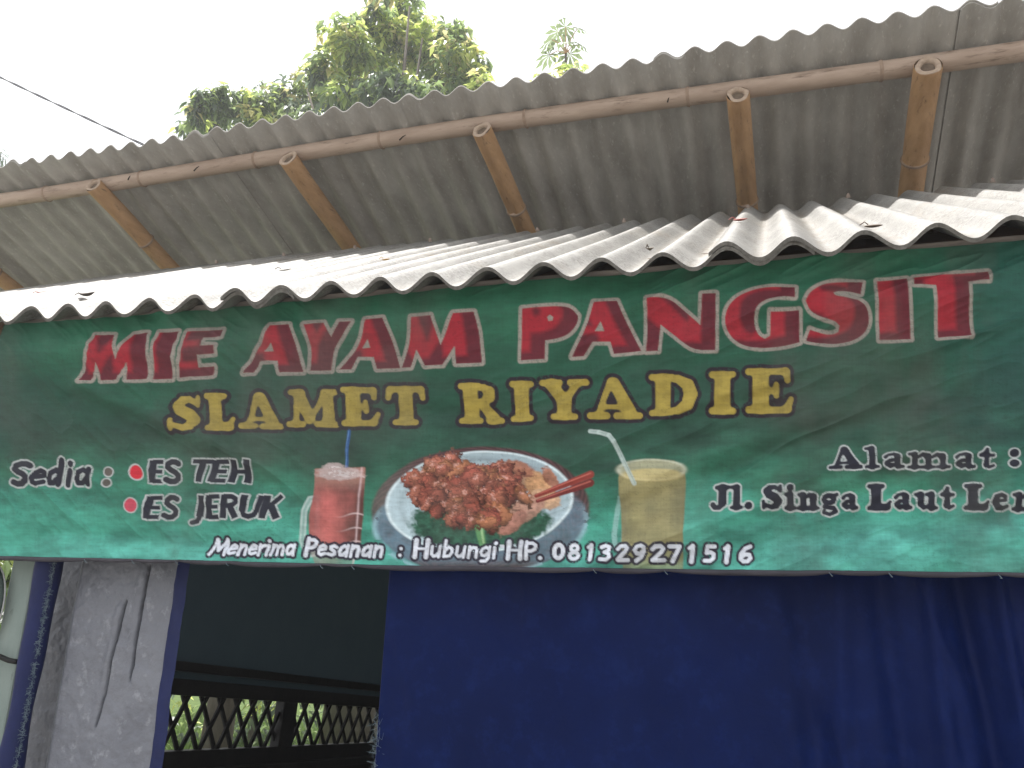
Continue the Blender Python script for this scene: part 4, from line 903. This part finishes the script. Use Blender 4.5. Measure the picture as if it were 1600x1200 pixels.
# papaya behind the roof, right of the big tree
def papaya_leaf(c, d, size, r):
    """deeply lobed leaf: nine pointed lobes round the petiole end"""
    d = d / np.linalg.norm(d); s = np.cross(d, [0, 0, 1.]); s /= np.linalg.norm(s); up = np.cross(s, d); V = [c]; F = []
    for k in range(9):
        a = math.radians(-140 + 35 * k); l = size * (1 - .35 * abs(k - 4) / 4); dd = d * math.cos(a) + s * math.sin(a); ss = -d * math.sin(a) + s * math.cos(a); o = len(V)
        V += [c + dd * l * .45 + ss * l * .10, c + dd * l * .62 + ss * l * .17 - up * .02, c + dd * l - np.array([0, 0, l * .22]), c + dd * l * .62 - ss * l * .17 - up * .02, c + dd * l * .45 - ss * l * .10]
        F += [(0, o, o + 4), (o, o + 1, o + 3, o + 4), (o + 1, o + 2, o + 3)]
    return V, F
pp = tag(empty('papaya_tree', (-2.15, 8.4, 0)), 'slender papaya treetop with lobed leaves poking above the roof near centre', 'tree')
top = atY(884, 84, 8.4); V, F = tube([(top[0] + .2, 8.4, 0), (top[0] + .1, 8.4, 4), top], [.08, .06, .014], 10); obj('trunk', V, F, M['bark'], pp, True)
r = np.random.default_rng(4); parts = []; pet = []
for x, y, dy in ((862, 62, 0), (884, 42, .1), (902, 45, -.1), (858, 86, .1), (885, 68, -.2), (905, 70, 0), (890, 84, .2), (872, 50, .2)):
    c = atY(x, y, 8.4 + dy); d = c - top; d[2] = -.15; d[1] -= .08; parts.append(papaya_leaf(c, d, .22, r)); pet.append(tube([top, (top + c) / 2 + [0, 0, .05], c], .006, 5))
V, F = merge(parts)
me = bpy.data.meshes.new('crown'); me.from_pydata([tuple(v) for v in V], [], F); me.materials.append(M['leaf']); ca_ = me.color_attributes.new('print', 'FLOAT_COLOR', 'POINT'); ca_.data.foreach_set('color', np.tile(np.array([.15, .20, .10, 1], np.float32), len(V))); link(bpy.data.objects.new('crown', me), pp)
V, F = merge(pet); obj('leaf_stalks', V, F, M['rafter'], pp)
def shrub(name, label, defs, Y, seed, cols, base, L=.14, wid=.05, jit=.2, droop=.5, per=7):
    s = tag(empty(name, tuple(base)), label, 'shrub' if 'shrub' in name else 'plant'); pts = clumps(defs, Y, seed, 1, jit); o = build_leaves('crown', pts, s, seed + 1, L, wid, cols, droop, per); o['kind'] = 'stuff'
    b = np.array(base, float); pr = []
    for px, py, rp, n in defs: e = atY(px, py, Y); pr.append(tube([b, (b + e) / 2 + [.05, 0, .1], e], [.03, .02, .006], 6))
    V, F = merge(pr); obj('stem', V, F, M['bark'], s, True); return s
shrub('treetop_shrub', 'pale yellow green leaf tuft under the papaya at the roof edge', [(885, 108, 18, 14), (905, 112, 12, 8), (862, 122, 14, 10), (840, 128, 8, 4)], 8.0, 31, YLG, (-2.2, 8.0, 0), .12, .04)
shrub('bamboo_sprig', 'sparse dark narrow leaves at the left picture edge above the roof', [(2, 240, 16, 8), (-30, 230, 30, 20), (-22, 100, 14, 8), (-60, 160, 50, 40)], 9.0, 37, DKG, (-12.6, 9, 0), .30, .03, .2, .7, 4)

# ------------------------------------------------------------------ garden seen through the lattice and past the post
r = np.random.default_rng(9); n = 26000
gx = r.uniform(-9.5, -2.4, n); gy = r.uniform(2.5, 13, n); h = r.uniform(.03, .10, n) * (1 + .8 * vnoise(gx * 1.2, gy * 1.2, 60)); th = r.uniform(0, 6.28, n); w_ = r.uniform(.004, .008, n); bx, by = r.normal(0, .02, n), r.normal(0, .02, n)
a = np.stack([gx - w_ * np.cos(th), gy - w_ * np.sin(th), np.full(n, .004)], -1); b2 = np.stack([gx + w_ * np.cos(th), gy + w_ * np.sin(th), np.full(n, .004)], -1); c = np.stack([gx + bx, gy + by, h], -1)
V = np.stack([a, b2, c], 1).reshape(-1, 3); F = np.arange(3 * n).reshape(-1, 3)
me = bpy.data.meshes.new('grass'); me.vertices.add(3 * n); me.vertices.foreach_set('co', V.reshape(-1).astype(np.float32)); me.loops.add(3 * n); me.loops.foreach_set('vertex_index', F.reshape(-1).astype(np.int32)); me.polygons.add(n); me.polygons.foreach_set('loop_start', np.arange(0, 3 * n, 3, dtype=np.int32)); me.update(calc_edges=True)
ca_ = me.color_attributes.new('print', 'FLOAT_COLOR', 'POINT'); col = np.ones((n, 3, 4), np.float32); tn = r.uniform(.6, 1.3, n)[:, None, None]; col[:, :, :3] = np.array([.07, .13, .025]) * tn; ca_.data.foreach_set('color', col.reshape(-1)); me.materials.append(M['blade'])
tag(link(bpy.data.objects.new('grass', me)), 'short sunlit green grass in the garden beside the stall', 'grass', kind='stuff')
def broad_leaf(base, d, L, wd, arch):
    d = np.array(d, float); d /= np.linalg.norm(d); s = np.cross(d, [0, 0, 1.]); s /= np.linalg.norm(s); V = []; F = []
    for i in range(11):
        t = i / 10; ww = wd * (math.sin(math.pi * (.06 + .94 * t) ** .8)) ; c = np.array(base) + d * L * t + np.array([0, 0, -arch * t * t])
        for k in (-1, -.5, 0, .5, 1): V.append(c + s * k * ww + np.array([0, 0, abs(k) * ww * .35]))
    for i in range(10):
        for j in range(4): F.append((i * 5 + j, i * 5 + 5 + j, i * 5 + 6 + j, i * 5 + 1 + j))
    return V, F
def broad_plant(name, label, base, leaves, cols):
    s = tag(empty(name, tuple(base)), label, 'plant'); stalk = []
    for k, (dx, dy, dz, L, wd, arch, h) in enumerate(leaves):
        b = np.array(base, float) + [0, 0, h]; V, F = broad_leaf(b, (dx, dy, dz), L, wd, arch)
        me = bpy.data.meshes.new('leaf'); me.from_pydata([tuple(v) for v in V], [], F); me.polygons.foreach_set('use_smooth', [True] * len(F)); me.materials.append(M['leaf'])
        ca_ = me.color_attributes.new('print', 'FLOAT_COLOR', 'POINT'); ca_.data.foreach_set('color', np.tile(np.array([*cols[k % len(cols)], 1], np.float32), len(V))); link(bpy.data.objects.new('leaf', me), s)
        stalk.append(tube([base, b], [.02, .012], 7))
    V, F = merge(stalk); obj('stem', V, F, M['grassy'], s)
q = atX(330, 1148, -3.2)
broad_plant('broadleaf_plant', 'bright broad leaved plant with one orange leaf behind the lattice', (-3.3, 4.35, 0), [(.3, -1, .5, .5, .07, .35, .55), (-.5, -.8, .6, .45, .06, .3, .5), (.9, -.2, .7, .45, .06, .25, .6), (.2, -.6, 1.2, .4, .05, .15, .6), (-.9, .2, .5, .45, .06, .3, .5), (.5, -.9, .2, .34, .05, .25, .75)], [(.10, .22, .05), (.14, .26, .06), (.10, .2, .04), (.45, .13, .03), (.12, .24, .05), (.30, .34, .14)])
broad_plant('croton_plant', 'small reddish and green leaved plant in the grass behind the lattice', (-3.55, 5.3, 0), [(.3, -1, .8, .4, .05, .3, .35), (-.7, -.6, .9, .4, .05, .3, .3), (.8, -.5, .8, .35, .05, .25, .4), (.0, .5, 1.4, .3, .05, .1, .45)], [(.34, .10, .05), (.10, .2, .04), (.08, .16, .04), (.30, .16, .05)])
lp = atY(6, 925, 2.6)
broad_plant('arching_leaf_plant', 'single broad bright green leaf arching in between picture edge and pale post', (lp[0] - .5, 2.6, 0), [(1, -.05, .10, .85, .085, .12, lp[2] - .02), (.2, -.8, .5, .5, .07, .2, lp[2] - .15), (-.6, .3, .6, .6, .08, .3, lp[2] - .1)], [(.12, .25, .035), (.10, .2, .03)])
shrub('tall_shrub', 'tall leafy shrub behind the left end of the stall', [(-60, 600, 90, 120), (-30, 720, 80, 110), (-10, 840, 70, 100), (-120, 700, 90, 100), (10, 900, 40, 60), (-40, 500, 60, 60)], 6.0, 141, MDG + YLG[:2], (-7.6, 6.0, 0), .15, .055)
broad_plant('large_leaf_plant', 'large glossy green leaf plant outside the left of the post', (-3.9, 3.0, 0), [(.9, -.4, .35, 1.1, .16, .35, 1.25), (.3, -.9, .5, .9, .15, .5, 1.0), (-.6, -.3, 1.0, 1.0, .15, .4, 1.0), (.7, .6, .4, 1.0, .16, .3, 1.3)], [(.085, .20, .03), (.11, .23, .035)])
for bx_, by_, rr_, lab in ((-4.35, 6.2, .11, 'grey tree trunk in the garden seen at the middle of the lattice'), (-4.05, 8.2, .10, 'darker far tree trunk in the garden seen through the right lattice panel')):
    t = tag(empty('garden_tree', (bx_, by_, 0)), lab, 'tree'); V, F = tube([(bx_, by_, 0), (bx_ + .05, by_, 1.2), (bx_ - .05, by_, 3)], [rr_ * 1.2, rr_, rr_ * .8], 12); obj('trunk', V, F, M['bark'], t, True)
    o = build_leaves('crown', np.array([bx_, by_, 3.2]) + np.random.default_rng(3).normal(size=(60, 3)) * [.7, .7, .4], t, 77, .16, .05, MDG + YLG, .6, 7); o['kind'] = 'stuff'
r = np.random.default_rng(12)
for k, (hx_, hy_) in enumerate(((-7.2, 4.2), (-6.6, 6.2), (-8.2, 8.0), (-6.8, 10.5))):
    lab = ('leafy green hedge bush farthest left behind the post', 'leafy hedge bush behind the large leaf plant', 'leafy hedge bush at the back left of the lawn', 'leafy hedge bush at the far end of the lawn')[k]
    s = tag(empty('hedge_bush', (hx_, hy_, 0)), lab, 'bush', 'hedge bushes round the lawn'); cc = np.array([hx_, hy_, .9]) + r.normal(size=(260, 3)) * [.6, .6, .5]; cc[:, 2] = np.clip(cc[:, 2], .1, 2.4)
    o = build_leaves('crown', cc, s, 90 + k, .16, .06, MDG + YLG[:2] + DKG, .5, 7); o['kind'] = 'stuff'; V, F = tube([(hx_, hy_, 0), (hx_, hy_, 1.2)], [.05, .02], 8); obj('stem', V, F, M['bark'], s)

# ------------------------------------------------------------------ thin volume added to stand in for lens glare
V, F = box((0, 10, 12), (90, 90, 26.0)); hzo = obj('glare_veil', V, F, None); hzo['kind'] = 'stuff'; hzo['label'] = 'thin added volume standing in for lens glare'; hzo['category'] = 'glare_veil'
hm = bpy.data.materials.new('glare_veil'); hm.use_nodes = True; hn = hm.node_tree; hn.nodes.clear()
ho = hn.nodes.new('ShaderNodeOutputMaterial'); hv_ = hn.nodes.new('ShaderNodeVolumePrincipled'); hv_.inputs['Color'].default_value = (.95, .96, .98, 1); hv_.inputs['Density'].default_value = .0042; hv_.inputs['Anisotropy'].default_value = .3
hn.links.new(hv_.outputs[0], ho.inputs['Volume']); hzo.data.materials.append(hm)
